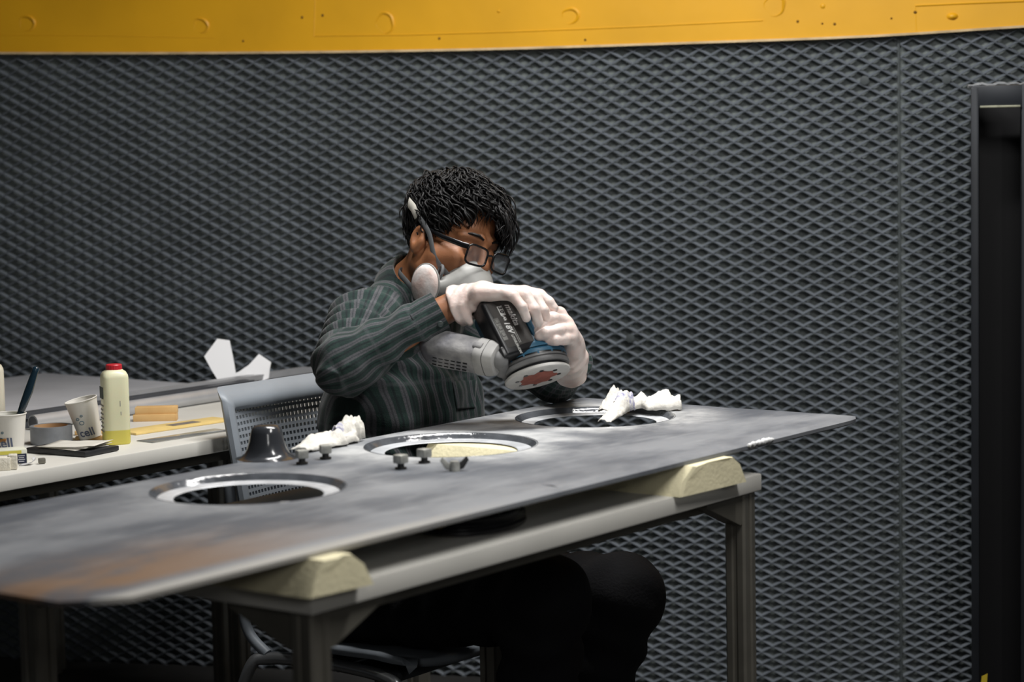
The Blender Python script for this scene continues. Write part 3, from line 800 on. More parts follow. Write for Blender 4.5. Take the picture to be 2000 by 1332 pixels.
bar(1.755, 2.484, 1.9395, TT, 'light', 'light grooved aluminium bar farthest behind the bright tube', .0)

# white two-petal cut-out standing behind the bars
pt = [(575, 125), (690, 140), (705, 200), (725, 275), (745, 360), (760, 435), (800, 415), (880, 360), (925, 312), (970, 262), (1085, 335), (1075, 400), (1070, 480), (900, 560), (640, 560), (540, 415), (460, 285)]
YC = 5.31
W_ = [PY(300+x/4.757, 640+y/4.757, YC) for x, y in pt]; zmin = TT+.002
out = [(p[0], max(zmin, p[2])) for p in W_]
o = prism('petal_cutout', [(x-out[0][0], (z-TT)/.94) for x, z in out], .008, mat('white_foam_board', (246, 246, 248), .7), None, Matrix.Rotation(math.radians(70), 4, 'X'))
o.location = (out[0][0], YC, TT); tag(o, 'white two-petal foam board cut-out standing behind the chair', 'cut-out')
# ================================================================== CHAIR (faces the bench)
m_chair = mat('grey_chair_plastic', (140, 147, 155), .45, var=.03)
m_chdk = mat('dark_seat_plastic', (70, 72, 76), .5)
m_chleg = mat('chair_leg_steel', (176, 178, 180), .3, .8)
CS, CN = 1.610, 1.115                                              # backrest centre along / across the benches
ch = empty('chair', SN(CS, 1.0, ZF)); ch.matrix_world = Matrix.Translation(V(SN(CS, CN, 0))) @ MSN   # x along benches, y backwards
HW = .225
def back_pt(u, v):                                                # u -1..1 across, v 0..1 up
    z = .50+.41*v; y = .02+.07*(v-.4)*1.0+.03*(u*u)*(-1.0)
    x = u*(HW-.010*(1-v))
    return np.array([x, y, z])
nu, nv = 34, 24
vs = []; fs = []; idx = {}
U = np.array([-.86+1.72/nu*(k+f_) for k in range(nu) for f_ in (0, .36, .68)]+[.86]); Vv = np.array([.12+.75/nv*(k+f_) for k in range(nv) for f_ in (0, .48, .74)]+[.87])
# each perforation takes the middle third of a 3x3 block; blocks alternate like a woven grid
for i, u in enumerate(U):
    for j, v in enumerate(Vv):
        uo = u
        p = back_pt(uo, v); idx[i, j] = len(vs); vs.append(p)
for i in range(3*nu):
    for j in range(3*nv):
        if i % 3 != 0 and j % 3 != 0: continue
        fs.append((idx[i, j], idx[i+1, j], idx[i+1, j+1], idx[i, j+1]))
o = mesh_obj('perforated_back', vs, fs, m_chair, ch); md = o.modifiers.new('t', 'SOLIDIFY'); md.thickness = .006; md.offset = 0
# solid frame around the perforated field
pts_o = []; K = 8
def rect(u0, v0, u1, v1, r=.12, n=6):
    P = []
    for cu, cv, a0 in ((u1-r, v1-r*.6, 0), (u0+r, v1-r*.6, 90), (u0+r, v0+r*.6, 180), (u1-r, v0+r*.6, 270)):
        for k in range(n+1):
            a = math.radians(a0+90*k/n); P.append((cu+r*math.cos(a), cv+r*.6*math.sin(a)))
    return P
ri = rect(-.86, .12, .86, .87, .01); ro = rect(-1, .05, 1, .985, .10)
vs = []; fs = []
n = len(ri)
def dens(P): return [P[k] for k in range(len(P))]
rings = []
for f_, push in ((0, .004), (.15, .010), (.5, .013), (.85, .009), (1, 0), (.85, -.009), (.5, -.012), (0, -.004)):
    row = []
    for (a, b), (c, d) in zip(ri, ro):
        u, v = a+(c-a)*f_, b+(d-b)*f_
        p = back_pt(u, v)
        roll = .022*max(0, (v-.90)/.085)**2                       # top edge rolls backwards
        row.append(p+np.array([0, -push+roll, 0]))
    rings.append(row)
for row in rings: vs += row
R = len(rings)
for i in range(R):
    for k in range(n):
        fs.append((i*n+k, i*n+(k+1) % n, ((i+1) % R)*n+(k+1) % n, ((i+1) % R)*n+k))
bm = bmesh.new(); bv = [bm.verts.new(tuple(p)) for p in vs]
for f_ in fs: bm.faces.new([bv[q] for q in f_])
es = [e for e in bm.edges if e.calc_length() > .06]
bmesh.ops.subdivide_edges(bm, edges=es, cuts=8)
# follow the curve of the back on the long runs
for v in bm.verts:
    u = max(-1, min(1, v.co.x/HW)); 
bm_obj('back_frame', bm, m_chair, ch, True, 50)
# seat shell
vs = []; fs = []; nx, ny = 18, 18
for i in range(nx+1):
    for j in range(ny+1):
        u = i/nx*2-1; v = j/ny
        r = (abs(u)**4+abs(2*v-1)**4)**.25; k = 1 if r < 1e-6 else min(1, 1/r)*max(abs(u), abs(2*v-1))/max(1e-6, max(abs(u), abs(2*v-1)))
        uu, vv = u*min(1, .97/max(r, .97)), .5+(v-.5)*min(1, .97/max(r, .97))
        vs.append((uu*.22, -.02-vv*.42, .395+.012*uu*uu-.020*max(0, vv-.75)/.25-.010*math.sin(vv*3)))
for i in range(nx):
    for j in range(ny): fs.append((i*(ny+1)+j, (i+1)*(ny+1)+j, (i+1)*(ny+1)+j+1, i*(ny+1)+j+1))
o = mesh_obj('seat', vs, fs, m_chair, ch, True); md = o.modifiers.new('t', 'SOLIDIFY'); md.thickness = .016; md.offset = -1
for sg in (-1, 1):
    tube('back_upright', spline([(sg*.20, -.05, .37), (sg*.205, .0, .42), (sg*.208, .012, .54), (sg*.212, .03, .72)], 6), .011, m_chair, ch, 12)
    tube('leg', spline([(sg*.18, -.22, .365), (sg*.20, -.36, .362), (sg*.222, -.415, .33), (sg*.232, -.44, .15), (sg*.240, -.462, ZF+.004)], 8), .0125, m_chleg, ch, 14)
    tube('leg', spline([(sg*.18, -.22, .365), (sg*.20, -.06, .362), (sg*.222, -.015, .33), (sg*.235, .05, .12), (sg*.243, .10, ZF+.004)], 8), .0125, m_chleg, ch, 14)
tube('cross_bar', [(-.18, -.22, .362), (.18, -.22, .362)], .012, m_chleg, ch, 12)
boxo('underseat_tray', (0, -.22, .35), (.30, .26, .02), m_chdk, ch, .006)
tag(ch, 'grey plastic chair with a perforated back, under the seated person', 'chair')
# ================================================================== THE SEATED PERSON
m_skin = mat('brown_skin', (150, 100, 68), .5, var=.06, scale=40, sss=.12, bump=.05, bscale=300)
m_shirt = mat('green_flannel', (30, 46, 42), .9)
g = G(m_shirt); at = g.n('Attribute', attribute_name='cloth'); sx = g.n('SeparateXYZ'); g.l(at.outputs['Vector'], sx.inputs[0])
def stripe(v, per, a, b, soft=.03):
    q = g.math('FRACT', g.math('DIVIDE', v, per)); return g.math('MULTIPLY', g.smooth(q, a-soft, a+soft), g.math('SUBTRACT', 1., g.smooth(q, b-soft, b+soft)))
nzf = g.n('TexNoise', Scale=420.0, Detail=2.0); tcf = g.n('TexCoord'); g.l(tcf.outputs['Object'], nzf.inputs['Vector'])
u_, v_ = sx.outputs[0], sx.outputs[1]
cc_ = g.mix(g.math('MULTIPLY', stripe(v_, .085, .1, .5), .4), (42, 61, 57), (25, 34, 36))
cc_ = g.mix(g.math('MULTIPLY', stripe(u_, .024, .10, .48), .75), cc_, (94, 92, 97))
cc_ = g.mix(g.math('MULTIPLY', stripe(u_, .024, .25, .34, .03), .6), cc_, (40, 46, 50))
cc_ = g.mix(g.math('MULTIPLY', stripe(u_, .024, .66, .80), .75), cc_, (26, 32, 36))
cc_ = g.mix(g.math('MULTIPLY', stripe(v_, .085, .72, .80), .3), cc_, (92, 94, 98))
cc_ = g.mix(g.math('MULTIPLY', g.smooth(nzf.outputs['Fac'], .35, .7), .35), cc_, (26, 34, 34))
g.l(cc_, g.b.inputs['Base Color']); g.b.inputs['Sheen Weight'].default_value = .15; g.b.inputs['Specular IOR Level'].default_value = .2
bpn = g.n('Bump', Strength=.25, Distance=.002); g.l(nzf.outputs['Fac'], bpn.inputs['Height']); g.l(bpn.outputs[0], g.b.inputs['Normal'])
m_pant = mat('black_trousers', (26, 26, 29), .85, var=.15, scale=10, bump=.2, bscale=200, spec=.25)
m_hair = mat('black_wavy_hair', (13, 12, 13), .55, spec=.28)
m_glove = mat('thin_white_latex', (222, 211, 205), .42, rgb2=(218, 196, 188), scale=26, bump=.22, bscale=55, sss=.25)
m_shoe = mat('dark_shoe', (32, 32, 34), .6)
person = empty('person', SN(1.66, 1.0, ZF))
def child(o): o.parent = person; o.matrix_parent_inverse = Matrix.Translation(V(SN(1.66, 1.0, ZF))).inverted(); return o

RSH = PY(708, 636, 4.30); REL = PY(672, 712, 4.05); RWR = PY(868, 606, 4.08)
LSH = PY(905, 640, 4.60); LEL = PY(1083, 738, 4.43); LWR = PY(1116, 706, 4.22)
NB = PY(806, 590, 4.44)                                           # base of the neck
HIP = SN(1.63, .97, .49); CHE = SN(1.65, .90, .84)
HIPR = SN(1.535, .94, .475); HIPL = SN(1.715, .94, .475)
KNR = PY(1062, 1172, 3.98); KNL = PY(1212, 1168, 4.20)
ANR = KNR+np.array([-.035, .05, -(KNR[2]-ZF-.08)]); ANL = KNL+np.array([-.125, .06, -(KNL[2]-ZF-.08)])

# ---- head frame: x to the person's right, y out of the face, z up
PHI = math.radians(9); RHO = math.radians(17); HY = math.radians(-47)
a0 = np.array([math.cos(HY), math.sin(HY), 0]); r0_ = np.array([a0[1], -a0[0], 0]); z0 = np.array([0, 0, 1.])
ha = math.cos(PHI)*a0-math.sin(PHI)*z0; hu0 = math.sin(PHI)*a0+math.cos(PHI)*z0
hr = math.cos(RHO)*r0_+math.sin(RHO)*hu0; hu = math.cos(RHO)*hu0-math.sin(RHO)*r0_
HR = np.stack([hr, ha, hu], 1); HC = PY(880, 479, 4.37)
def H(x, y, z): return HC+HR@np.array([x, y, z], float)
def head_sdf(P):
    q = (P-HC.astype(np.float32))@HR.astype(np.float32)
    qs = q.copy(); qs[..., 0] = np.abs(q[..., 0])
    d = ell(q, (0, -.012, .045), (.074, .094, .085))
    d = smin(d, ell(q, (0, .030, -.030), (.060, .062, .085)), .03)
    d = smin(d, rc(q, (0, .052, -.098), (0, .066, -.104), .032, .024), .03)
    d = smin(d, rc(qs, (.048, -.005, -.055), (.028, .05, -.095), .026, .022), .03)           # jaw
    d = smin(d, rc(qs, (.040, .066, -.022), (.05, .035, -.03), .022, .026), .02)             # cheek
    d = smin(d, rc(qs, (.012, .088, .026), (.042, .072, .024), .011, .011), .014)            # brow
    d = smax(d, -rc(qs, (.028, .104, .003), (.038, .098, .002), .016, .015), .012)           # sockets
    d = smin(d, np.linalg.norm(qs-np.array([.031, .079, .001], np.float32), axis=-1)-.0125, .004)  # lids
    d = smin(d, rc(q, (0, .088, .018), (0, .108, -.026), .008, .012), .010)                  # nose
    d = smin(d, np.linalg.norm(qs-np.array([.010, .101, -.031], np.float32), axis=-1)-.0085, .007)
    d = smin(d, rc(qs, (.0, .091, -.056), (.018, .083, -.058), .007, .004), .008)            # lips
    d = smin(d, rc(qs, (.0, .089, -.068), (.015, .082, -.067), .0075, .004), .008)
    e = ell(qs, (.079, -.012, -.008), (.0085, .018, .028))                                   # ears
    e = smax(e, -ell(qs, (.088, -.010, -.004), (.009, .010, .017)), .004)
    e = smin(e, rc(qs, (.076, .000, -.012), (.078, -.008, -.03), .007, .007), .008)
    d = smin(d, e, .008)
    nb = NB.astype(np.float32)
    d = smin(d, rc(P, H(0, -.030, -.035), nb, .053, .060), .03)
    d = smin(d, rc(P, nb, (RSH+NB)/2, .058, .045), .05); d = smin(d, rc(P, nb, (LSH+NB)/2, .058, .045), .05)
    return d
def arm_core(P, s=1.):
    d = rc(P, RSH, REL, .046*s, .036*s); d = smin(d, rc(P, REL, RWR, .037*s, .027*s), .02)
    return d
def core_sdf(P):
    d = rc(P, HIP, CHE, .115, .12); d = smin(d, rc(P, CHE, NB, .11, .05), .05)
    d = smin(d, rc(P, RSH, LSH, .05, .05), .05); d = smin(d, arm_core(P), .03)
    d = smin(d, rc(P, LSH, LEL, .043, .035), .03); d = smin(d, rc(P, LEL, LWR, .034, .026), .02)
    d = smin(d, rc(P, HIPR, HIPL, .09, .09), .05)
    for h, k, a in ((HIPR, KNR, ANR), (HIPL, KNL, ANL)):
        d = smin(d, rc(P, h, k, .072, .048), .04); d = smin(d, rc(P, k, a, .046, .032), .02)
    return d
def wrist_sdf(P): return rc(P, REL+(RWR-REL)*.3, RWR+unit(RWR-REL)*.03, .036, .0255)
parts = []
allp = np.stack([RSH, REL, RWR, LSH, LEL, LWR, NB, HIP, CHE, HIPR, HIPL, KNR, KNL, ANR, ANL])
parts.append(surface_nets(core_sdf, allp.min(0)-.14, allp.max(0)+.14, .011))
hp = np.stack([H(*p) for p in ((.1, 0, 0), (-.1, 0, 0), (0, .13, 0), (0, -.12, 0), (0, 0, .15), (0, .1, -.14), (0, .06, .12))]+[NB, (RSH+NB)/2, (LSH+NB)/2])
parts.append(surface_nets(head_sdf, hp.min(0)-.05, hp.max(0)+.05, .0032))
wp = np.stack([REL+(RWR-REL)*.3, RWR+unit(RWR-REL)*.03]); parts.append(surface_nets(wrist_sdf, wp.min(0)-.05, wp.max(0)+.05, .004))
vs = np.concatenate([p[0] for p in parts]); off = np.cumsum([0]+[len(p[0]) for p in parts[:-1]])
fs = np.concatenate([p[1]+o for p, o in zip(parts, off)])
body = child(mesh_obj('body', vs, fs, m_skin, None, True))

# ---- eyebrows / lids line
for sg in (1, -1):
    tube('eyebrow', [H(sg*x, y, z) for x, y, z in ((.012, .0995, .026), (.024, .0965, .031), (.036, .088, .031), (.046, .077, .027))], [.002, .003, .0028, .0012], m_hair, body, 6)

# ---- hair: a cap plus many wavy locks
HLY = [-.11, -.075, -.045, -.015, .02, .05, .09]; HLZ = [-.060, -.050, -.012, .026, .040, .066, .098]
def hair_cap(P):
    q = (P-HC.astype(np.float32))@HR.astype(np.float32)
    d = ell(q, (0, -.014, .048), (.080, .101, .090))
    cut = np.interp(q[..., 1], HLY, HLZ).astype(np.float32)-q[..., 2]
    d = smax(d, cut*.8, .010)
    return d + .003*noise3(q, 26, 2)
hv, hf = surface_nets(hair_cap, hp.min(0)-.05, hp.max(0)+.05, .0045)
rs = np.random.RandomState(7); LV = [hv]; LF = []; base = len(hv)
crown = np.array([.01, -.055, .135]); cE = np.array([0, -.014, .048]); rE = np.array([.079, .099, .088])
cnt = 0
while cnt < 3000:
    d = rs.normal(size=3); d /= np.linalg.norm(d)
    p = cE+rE*d
    if p[2] < np.interp(p[1], HLY, HLZ)+.004: continue
    nrm = unit(d/rE); tg = p-crown; tg -= nrm*(tg@nrm)
    if np.linalg.norm(tg) < 1e-3: continue
    nz_ = noise3(np.array([p]), 9, 21)[0]; nz2 = noise3(np.array([p]), 9, 22)[0]
    tg = unit(unit(tg)+.7*nz_*np.cross(nrm, unit(tg))+rs.normal(size=3)*.12); lat = np.cross(nrm, tg)
    front = np.clip((p[1]-.0)/.08, 0, 1)*np.clip((p[2]-.04)/.05, 0, 1); top = np.clip((p[2]-.05)/.06, 0, 1)
    side = np.clip((.02-p[0])/.05, 0, 1); L = rs.uniform(.034, .056)*(1+(-.30+.95*side)*front); amp = rs.uniform(.004, .0085); fr = rs.uniform(.9, 1.7); ph = 4*nz2+rs.normal()*.35
    lift = rs.uniform(.003, .016)*(.25+.75*top)*(1+.7*front)+.001
    pts = []; n = 11
    for k in range(n):
        t = k/(n-1); s = L*t
        q = p+tg*s-nrm*(s*s/.20)*(1-.6*front)+nrm*(lift*math.sin(math.pi*min(1, .1+t*.85)))-np.array([0, 0, 1])*((.016*side)*front*t*t)+np.array([-.014*front*t, (.012+.020*side)*front*t, 0])
        q = q+lat*amp*math.sin(fr*6.283*t+ph)*min(1, t*3)+nrm*amp*.55*(1+math.cos(fr*6.283*t+ph))*min(1, t*3)*(.3+.7*top)
        pts.append(HC+HR@q)
    r = rs.uniform(.0013, .0027); v, f = tube_vf(pts, [r*(.7+.3*math.sin(math.pi*(.15+.7*k/(n-1))))*(1 if k < n-3 else (.75, .45, .1)[k-n+3]) for k in range(n)], 5)
    LV.append(np.array(v)); LF += [tuple(i+base for i in ff) for ff in f]; base += len(v); cnt += 1
child(mesh_obj('hair', np.concatenate(LV), [tuple(x) for x in hf]+LF, m_hair, None, True))

# ---- shirt
def folds(P, a, b, per, amp, tw, seed):
    ab = (b-a); L = np.linalg.norm(ab); ab = ab/L
    t = (P-a.astype(np.float32))@ab.astype(np.float32)
    x = np.cross(ab, [0, 0, 1.]); x = unit(x); y = np.cross(ab, x)
    q = P-a.astype(np.float32); an = np.arctan2(q@y.astype(np.float32), q@x.astype(np.float32))
    return amp*np.sin(6.283*t/per+tw*np.sin(an+seed)+1.5*np.sin(an*2+seed))
def shirt_sdf(P):
    tor = rc(P, SN(1.565, .93, .50), SN(1.59, .90, .84), .135, .120)
    tor = smin(tor, rc(P, SN(1.715, .93, .50), SN(1.735, .90, .84), .135, .120), .06)
    tor = smin(tor, rc(P, CHE, NB-np.array([0, 0, .02]), .13, .075), .07)
    tor = tor + .005*np.sin(6.283*(P[..., 2]*7+(P@SD.astype(np.float32))*9)+2*np.sin(P[..., 2]*40)) + .004*noise3(P, 7, 5)
    d = smin(tor, rc(P, RSH, NB, .058, .066), .05); d = smin(d, rc(P, LSH, NB, .058, .066), .05)
    ra = smin(rc(P, RSH, REL, .066, .054)+folds(P, RSH, REL, .055, .0070, 1.5, .5), rc(P, REL, RWR, .055, .036)+folds(P, REL, RWR, .07, .0042, 2.2, 1.), .018)
    f = unit(RWR-REL).astype(np.float32); ra = smax(ra, (P-(RWR-f*.012).astype(np.float32))@f, .003)
    d = smin(d, ra, .028)
    la = smin(rc(P, LSH, LEL, .060, .047), rc(P, LEL, LWR, .047, .040)+folds(P, LEL, LWR, .045, .003, 2, 2.), .015)
    f = unit(LWR-LEL).astype(np.float32); la = smax(la, (P-LWR.astype(np.float32))@f, .003)
    d = smin(d, la, .028)
    # neck opening
    nd = unit(H(0, -.03, -.035)-NB).astype(np.float32)
    d = smax(d, -rc(P, NB+nd*.0, NB+nd*.16, .058, .066), .006)
    # sleeve slit behind the cuff
    sl = REL+(RWR-REL)*.62+np.array([.0, -.02, -.044])
    d = smax(d, -rc(P, sl-(RWR-REL)*.12, sl+(RWR-REL)*.13, .010, .017), .004)
    d = smax(d, (.40-P[..., 2]), .01)
    return d
sp_ = np.stack([RSH, REL, RWR, LSH, LEL, LWR, NB, HIP, CHE, SN(1.5, 1.15, .5), SN(1.9, .8, .5)])
shirt = child(sdf_obj('shirt', shirt_sdf, [*(sp_.min(0)[:2]-.09), .39], sp_.max(0)+.10, .0048, m_shirt))
def cloth_attr(o):
    me = o.data; P = np.empty(len(me.vertices)*3, np.float32); me.vertices.foreach_get('co', P); P = P.reshape(-1, 3)
    segs = [(RSH, REL, .066, .054), (REL, RWR, .055, .036), (LSH, LEL, .062, .05), (LEL, LWR, .05, .04)]
    D = np.stack([rc(P, a, b, ra, rb) for a, b, ra, rb in segs]+[np.minimum(rc(P, HIP, CHE, .16, .16), rc(P, CHE, NB, .16, .09))+.006], 0)
    k = D.argmin(0); out = np.zeros((len(P), 3), np.float32)
    for i, (a, b, ra, rb) in enumerate(segs):
        ab = unit(b-a); x = unit(np.array([0, -1., .3])-ab*(np.array([0, -1., .3])@ab)); y = np.cross(ab, x); q = P-a
        an = np.arctan2(q@y, q@x); m = k == i
        out[m, 0] = (an*.055)[m]; out[m, 1] = (q@ab)[m]
    m = k == 4; out[m, 0] = (P@SD)[m]; out[m, 1] = P[m, 2]
    at = me.attributes.new('cloth', 'FLOAT_VECTOR', 'POINT'); at.data.foreach_set('vector', out.ravel())
cloth_attr(shirt)
# cuff band with its button
f = unit(RWR-REL); x = unit(np.cross(f, [0, 0, 1.])); y = np.cross(f, x)
def ringat(c, r, f, x, y, n=28, wob=.06, ph=0): return [c+x*math.cos(t)*r*(1+wob*math.sin(2*t+ph))+y*math.sin(t)*r*(1-wob*math.sin(2*t+ph)) for t in np.linspace(0, 6.283, n+1)[:-1]]
def band(name, c0, c1, r0, r1, f, x, y, th, parent, m):
    rows = [ringat(c0, r0, f, x, y), ringat(c0, r0+th, f, x, y), ringat((c0+c1)/2, (r0+r1)/2+th*1.3, f, x, y), ringat(c1, r1+th, f, x, y), ringat(c1, r1, f, x, y), ringat((c0+c1)/2, (r0+r1)/2, f, x, y)]
    n = len(rows[0]); vs = sum(rows, []); fs = []
    for i in range(len(rows)):
        for k in range(n): fs.append((i*n+k, i*n+(k+1) % n, ((i+1) % len(rows))*n+(k+1) % n, ((i+1) % len(rows))*n+k))
    o = mesh_obj(name, vs, fs, m, None, True, 50); o.parent = parent; o.matrix_parent_inverse = Matrix.Translation(V(SN(1.66, 1.0, ZF))).inverted(); cloth_attr(o); return o
cuff = band('cuff', RWR-f*.062, RWR-f*.008, .0355, .0365, f, x, y, .005, shirt, m_shirt)
cuff.parent = shirt; cuff.matrix_parent_inverse = Matrix.Identity(4)
cdir = unit(-np.array(_ray(850, 640))); cdir = unit(cdir-f*(cdir@f)); cdir = unit(cdir-.45*np.cross(f, cdir)) if np.cross(f, cdir)[2] > 0 else unit(cdir+.45*np.cross(f, cdir))
bc = RWR-f*.022+cdir*.0455; bx = f; by = np.cross(cdir, bx)
bt = lathe('button', [(.0055, -.001), (.0058, .001), (.005, .002), (.0042, .0014), (.001, .0014)], mat('dark_green_button', (56, 66, 66), .35), shirt, 20, Matrix.Translation(V(bc)) @ frame3(bx, by, cdir).to_4x4())
# collar
def collar():
    ax = unit(H(0, -.03, -.035)-NB); c0 = NB+ax*.028; xx = unit(FACE-ax*(FACE@ax)); yy = np.cross(ax, xx)
    vs = []; fs = []; n = 40; A = np.linspace(.42, 6.283-.42, n)
    prof = [(.066, .0), (.064, .020), (.066, .036), (.071, .040), (.078, .030), (.086, .008), (.088, -.012), (.083, -.010), (.073, .022), (.070, .0)]
    for a in A:
        open_ = max(0, math.cos(a))
        for r, h in prof:
            rr = r+.012*open_*(1 if r > .07 else .4); hh = h-.022*open_ - (.030*open_**3 if r > .08 else 0)
            vs.append(c0+xx*math.cos(a)*rr*1.02+yy*math.sin(a)*rr*1.05+ax*hh)
    m = len(prof)
    for i in range(n-1):
        for k in range(m): fs.append((i*m+k, i*m+(k+1) % m, (i+1)*m+(k+1) % m, (i+1)*m+k))
    fs += [tuple(range(m)), tuple((n-1)*m+k for k in range(m))[::-1]]
    bm = bmesh.new(); bv = [bm.verts.new(tuple(v)) for v in vs]
    for q in fs: bm.faces.new([bv[i] for i in q])
    o = bm_obj('collar', bm, m_shirt, shirt, True, 60); cloth_attr(o); return o
collar()
# chest pocket: a shallow stitched patch
def surf_from(sdf, px, py, y0=3.9, y1=5.0):
    d = _ray(px, py); ys = np.linspace(y0, y1, 900); P = (_eye+d[None]*(ys/d[1])[:, None]).astype(np.float32)
    v = sdf(P); i = np.argmax(v < 0); return P[i].astype(float)
def patch(name, quad, lift, m, n=12):
    vs = []; fs = []; cam_ = None
    for i in range(n+1):
        for j in range(n+1):
            u, v = i/n, j/n
            p = (1-u)*(1-v)*np.array(quad[0])+u*(1-v)*np.array(quad[1])+u*v*np.array(quad[2])+(1-u)*v*np.array(quad[3])
            s = surf_from(shirt_sdf, p[0], p[1]); vs.append(s-unit(_ray(p[0], p[1]))*lift)
    for i in range(n):
        for j in range(n): fs.append((i*(n+1)+j, (i+1)*(n+1)+j, (i+1)*(n+1)+j+1, i*(n+1)+j+1))
    o = mesh_obj(name, vs, fs, m, shirt, True); cloth_attr(o); md = o.modifiers.new('t', 'SOLIDIFY'); md.thickness = .0025; md.offset = 0
    return o
patch('chest_pocket', [(884, 745), (930, 742), (928, 796), (892, 800)], .004, m_shirt)

# ---- trousers
def pant_sdf(P):
    d = rc(P, HIPR, HIPL, .118, .118); d = smin(d, rc(P, HIP, SN(1.63, .95, .58), .125, .12), .05)
    for h, k, a, s in ((HIPR, KNR, ANR, .0), (HIPL, KNL, ANL, 2.)):
        d = smin(d, rc(P, h, k, .098, .080)+folds(P, h, k, .09, .005, 1.6, s), .035)
        d = smin(d, rc(P, k, a, .078, .070)+folds(P, k, a, .08, .005, 2., s+1), .02)
        d = smin(d, rc(P, k-(a-k)*.02, k, .074, .074), .03)
    return smax(d, (ZF+.055-P[..., 2]), .01)
pp_ = np.stack([HIPR, HIPL, KNR, KNL, ANR, ANL, SN(1.66, 1.0, .60)])
child(sdf_obj('trousers', pant_sdf, pp_.min(0)-.14, pp_.max(0)+.14, .008, m_pant))
for a in (ANR, ANL):
    def shoe_sdf(P, a=a):
        b = a.astype(np.float32); z = ZF
        h = np.array([a[0]-.02*FACE[0], a[1]-.02*FACE[1], z+.045]); t = np.array([a[0]+.15*FACE[0], a[1]+.15*FACE[1], z+.033])
        d = smin(rc(P, h, t, .044, .034), rc(P, h, np.array([a[0], a[1], z+.09]), .04, .042), .03)
        return smax(d, z+.002-P[..., 2], .006)
    child(sdf_obj('shoe', shoe_sdf, a-.22, a+.22, .006, m_shoe))

# ---- gloves
def chain(P, pts, rad, k=.004):
    d = None
    for i in range(len(pts)-1):
        e = rc(P, pts[i], pts[i+1], rad[i], rad[i+1]); d = e if d is None else smin(d, e, k)
    return d
def X(l): return [PY(*p) for p in l]
RH = dict(
 pinky=(X([(984, 573, 4.035), (1003, 579, 4.018), (1020, 600, 4.008), (1028, 621, 4.010)]), (.0125, .0105, .0095, .0085)),
 ring=(X([(1002, 571, 4.052), (1027, 578, 4.034), (1044, 604, 4.020), (1052, 630, 4.022)]), (.013, .0112, .010, .009)),
 middle=(X([(1016, 573, 4.072), (1046, 582, 4.056), (1061, 606, 4.044), (1069, 626, 4.05)]), (.013, .0115, .010, .009)),
 index=(X([(1024, 571, 4.092), (1054, 577, 4.08), (1072, 590, 4.072), (1082, 602, 4.07)]), (.013, .0115, .010, .009)),
 thumb=(X([(930, 585, 4.11), (962, 600, 4.14), (995, 612, 4.145)]), (.016, .013, .011)))
RW0 = PY(884, 596, 4.085)
def rglove(P):
    d = rc(P, RW0, PY(940, 572, 4.07), .028, .021)
    for a, b in ((PY(935, 573, 4.045), RH['pinky'][0][0]), (PY(938, 571, 4.06), RH['ring'][0][0]), (PY(940, 570, 4.075), RH['middle'][0][0]), (PY(938, 570, 4.09), RH['index'][0][0])):
        d = smin(d, rc(P, a, b, .0165, .0130), .010)
    d = smin(d, rc(P, PY(905, 590, 4.09), RH['thumb'][0][0], .022, .018), .015)
    for k, (p, r) in RH.items(): d = smin(d, chain(P, p, r), .0035 if k != 'thumb' else .008)
    # loose gathered cuff
    c0 = PY(893, 598, 4.085); c1 = PY(918, 588, 4.08); ax = unit(c1-c0).astype(np.float32)
    d = smin(d, rc(P, c0, c1, .040, .031)+folds(P, c0, c1, .019, .0013, 5., 1.)+.0022*noise3(P, 15, 4), .008)
    d = smin(d, rc(P, PY(908, 618, 4.06), PY(918, 630, 4.06), .010, .007), .012)
    d = smax(d, -((P-(c0-ax*.006).astype(np.float32))@ax), .004)
    d = smax(d, -(rc(P, c0-ax*.05, c0+ax*.012, .0355, .031)), .003)
    t = (P-c0.astype(np.float32))@ax
    return d+.0010*noise3(P, 13, 3)*np.clip(1.6-t*9, .25, 1.5)
rp = np.concatenate([np.stack(p) for p, r in RH.values()]+[np.stack([RW0, PY(880, 620, 4.06)])])
child(sdf_obj('glove', rglove, rp.min(0)-.05, rp.max(0)+.045, .0019, m_glove))
LH = dict(
 index=(X([(1092, 614, 4.10), (1066, 604, 4.075), (1052, 622, 4.062), (1046, 636, 4.062)]), (.014, .0125, .011, .010)),
 middle=(X([(1105, 632, 4.09), (1080, 622, 4.055), (1060, 637, 4.05), (1050, 650, 4.052)]), (.014, .0125, .011, .010)),
 ring=(X([(1112, 646, 4.08), (1092, 646, 4.04), (1068, 650, 4.03), (1054, 656, 4.035)]), (.014, .0125, .011, .010)),
 pinky=(X([(1114, 660, 4.075), (1102, 662, 4.04), (1086, 664, 4.03), (1072, 666, 4.035)]), (.013, .011, .010, .009)),
 thumb=(X([(1100, 650, 4.15), (1076, 620, 4.17), (1060, 600, 4.17)]), (.016, .013, .011)))
LW0 = PY(1117, 712, 4.19)
def lglove(P):
    d = rc(P, LW0, PY(1112, 676, 4.12), .029, .027)
    for k in ('index', 'middle', 'ring', 'pinky'):
        d = smin(d, rc(P, PY(1113, 676, 4.13), LH[k][0][0], .022, .0145), .012)
    d = smin(d, rc(P, LW0, LH['thumb'][0][0], .022, .018), .015)
    for k, (p, r) in LH.items(): d = smin(d, chain(P, p, r), .0035)
    c0 = PY(1115, 733, 4.20); c1 = PY(1116, 700, 4.15); ax = unit(c1-c0).astype(np.float32)
    d = smin(d, rc(P, c0, c1, .028, .031)+folds(P, c0, c1, .019, .0012, 5., .4)+.0022*noise3(P, 15, 9), .008)
    d = smax(d, -((P-(c0-ax*.004).astype(np.float32))@ax), .004)
    t = (P-c0.astype(np.float32))@ax
    return d+.0011*noise3(P, 13, 8)*np.clip(1.5-t*7, .35, 1.5)
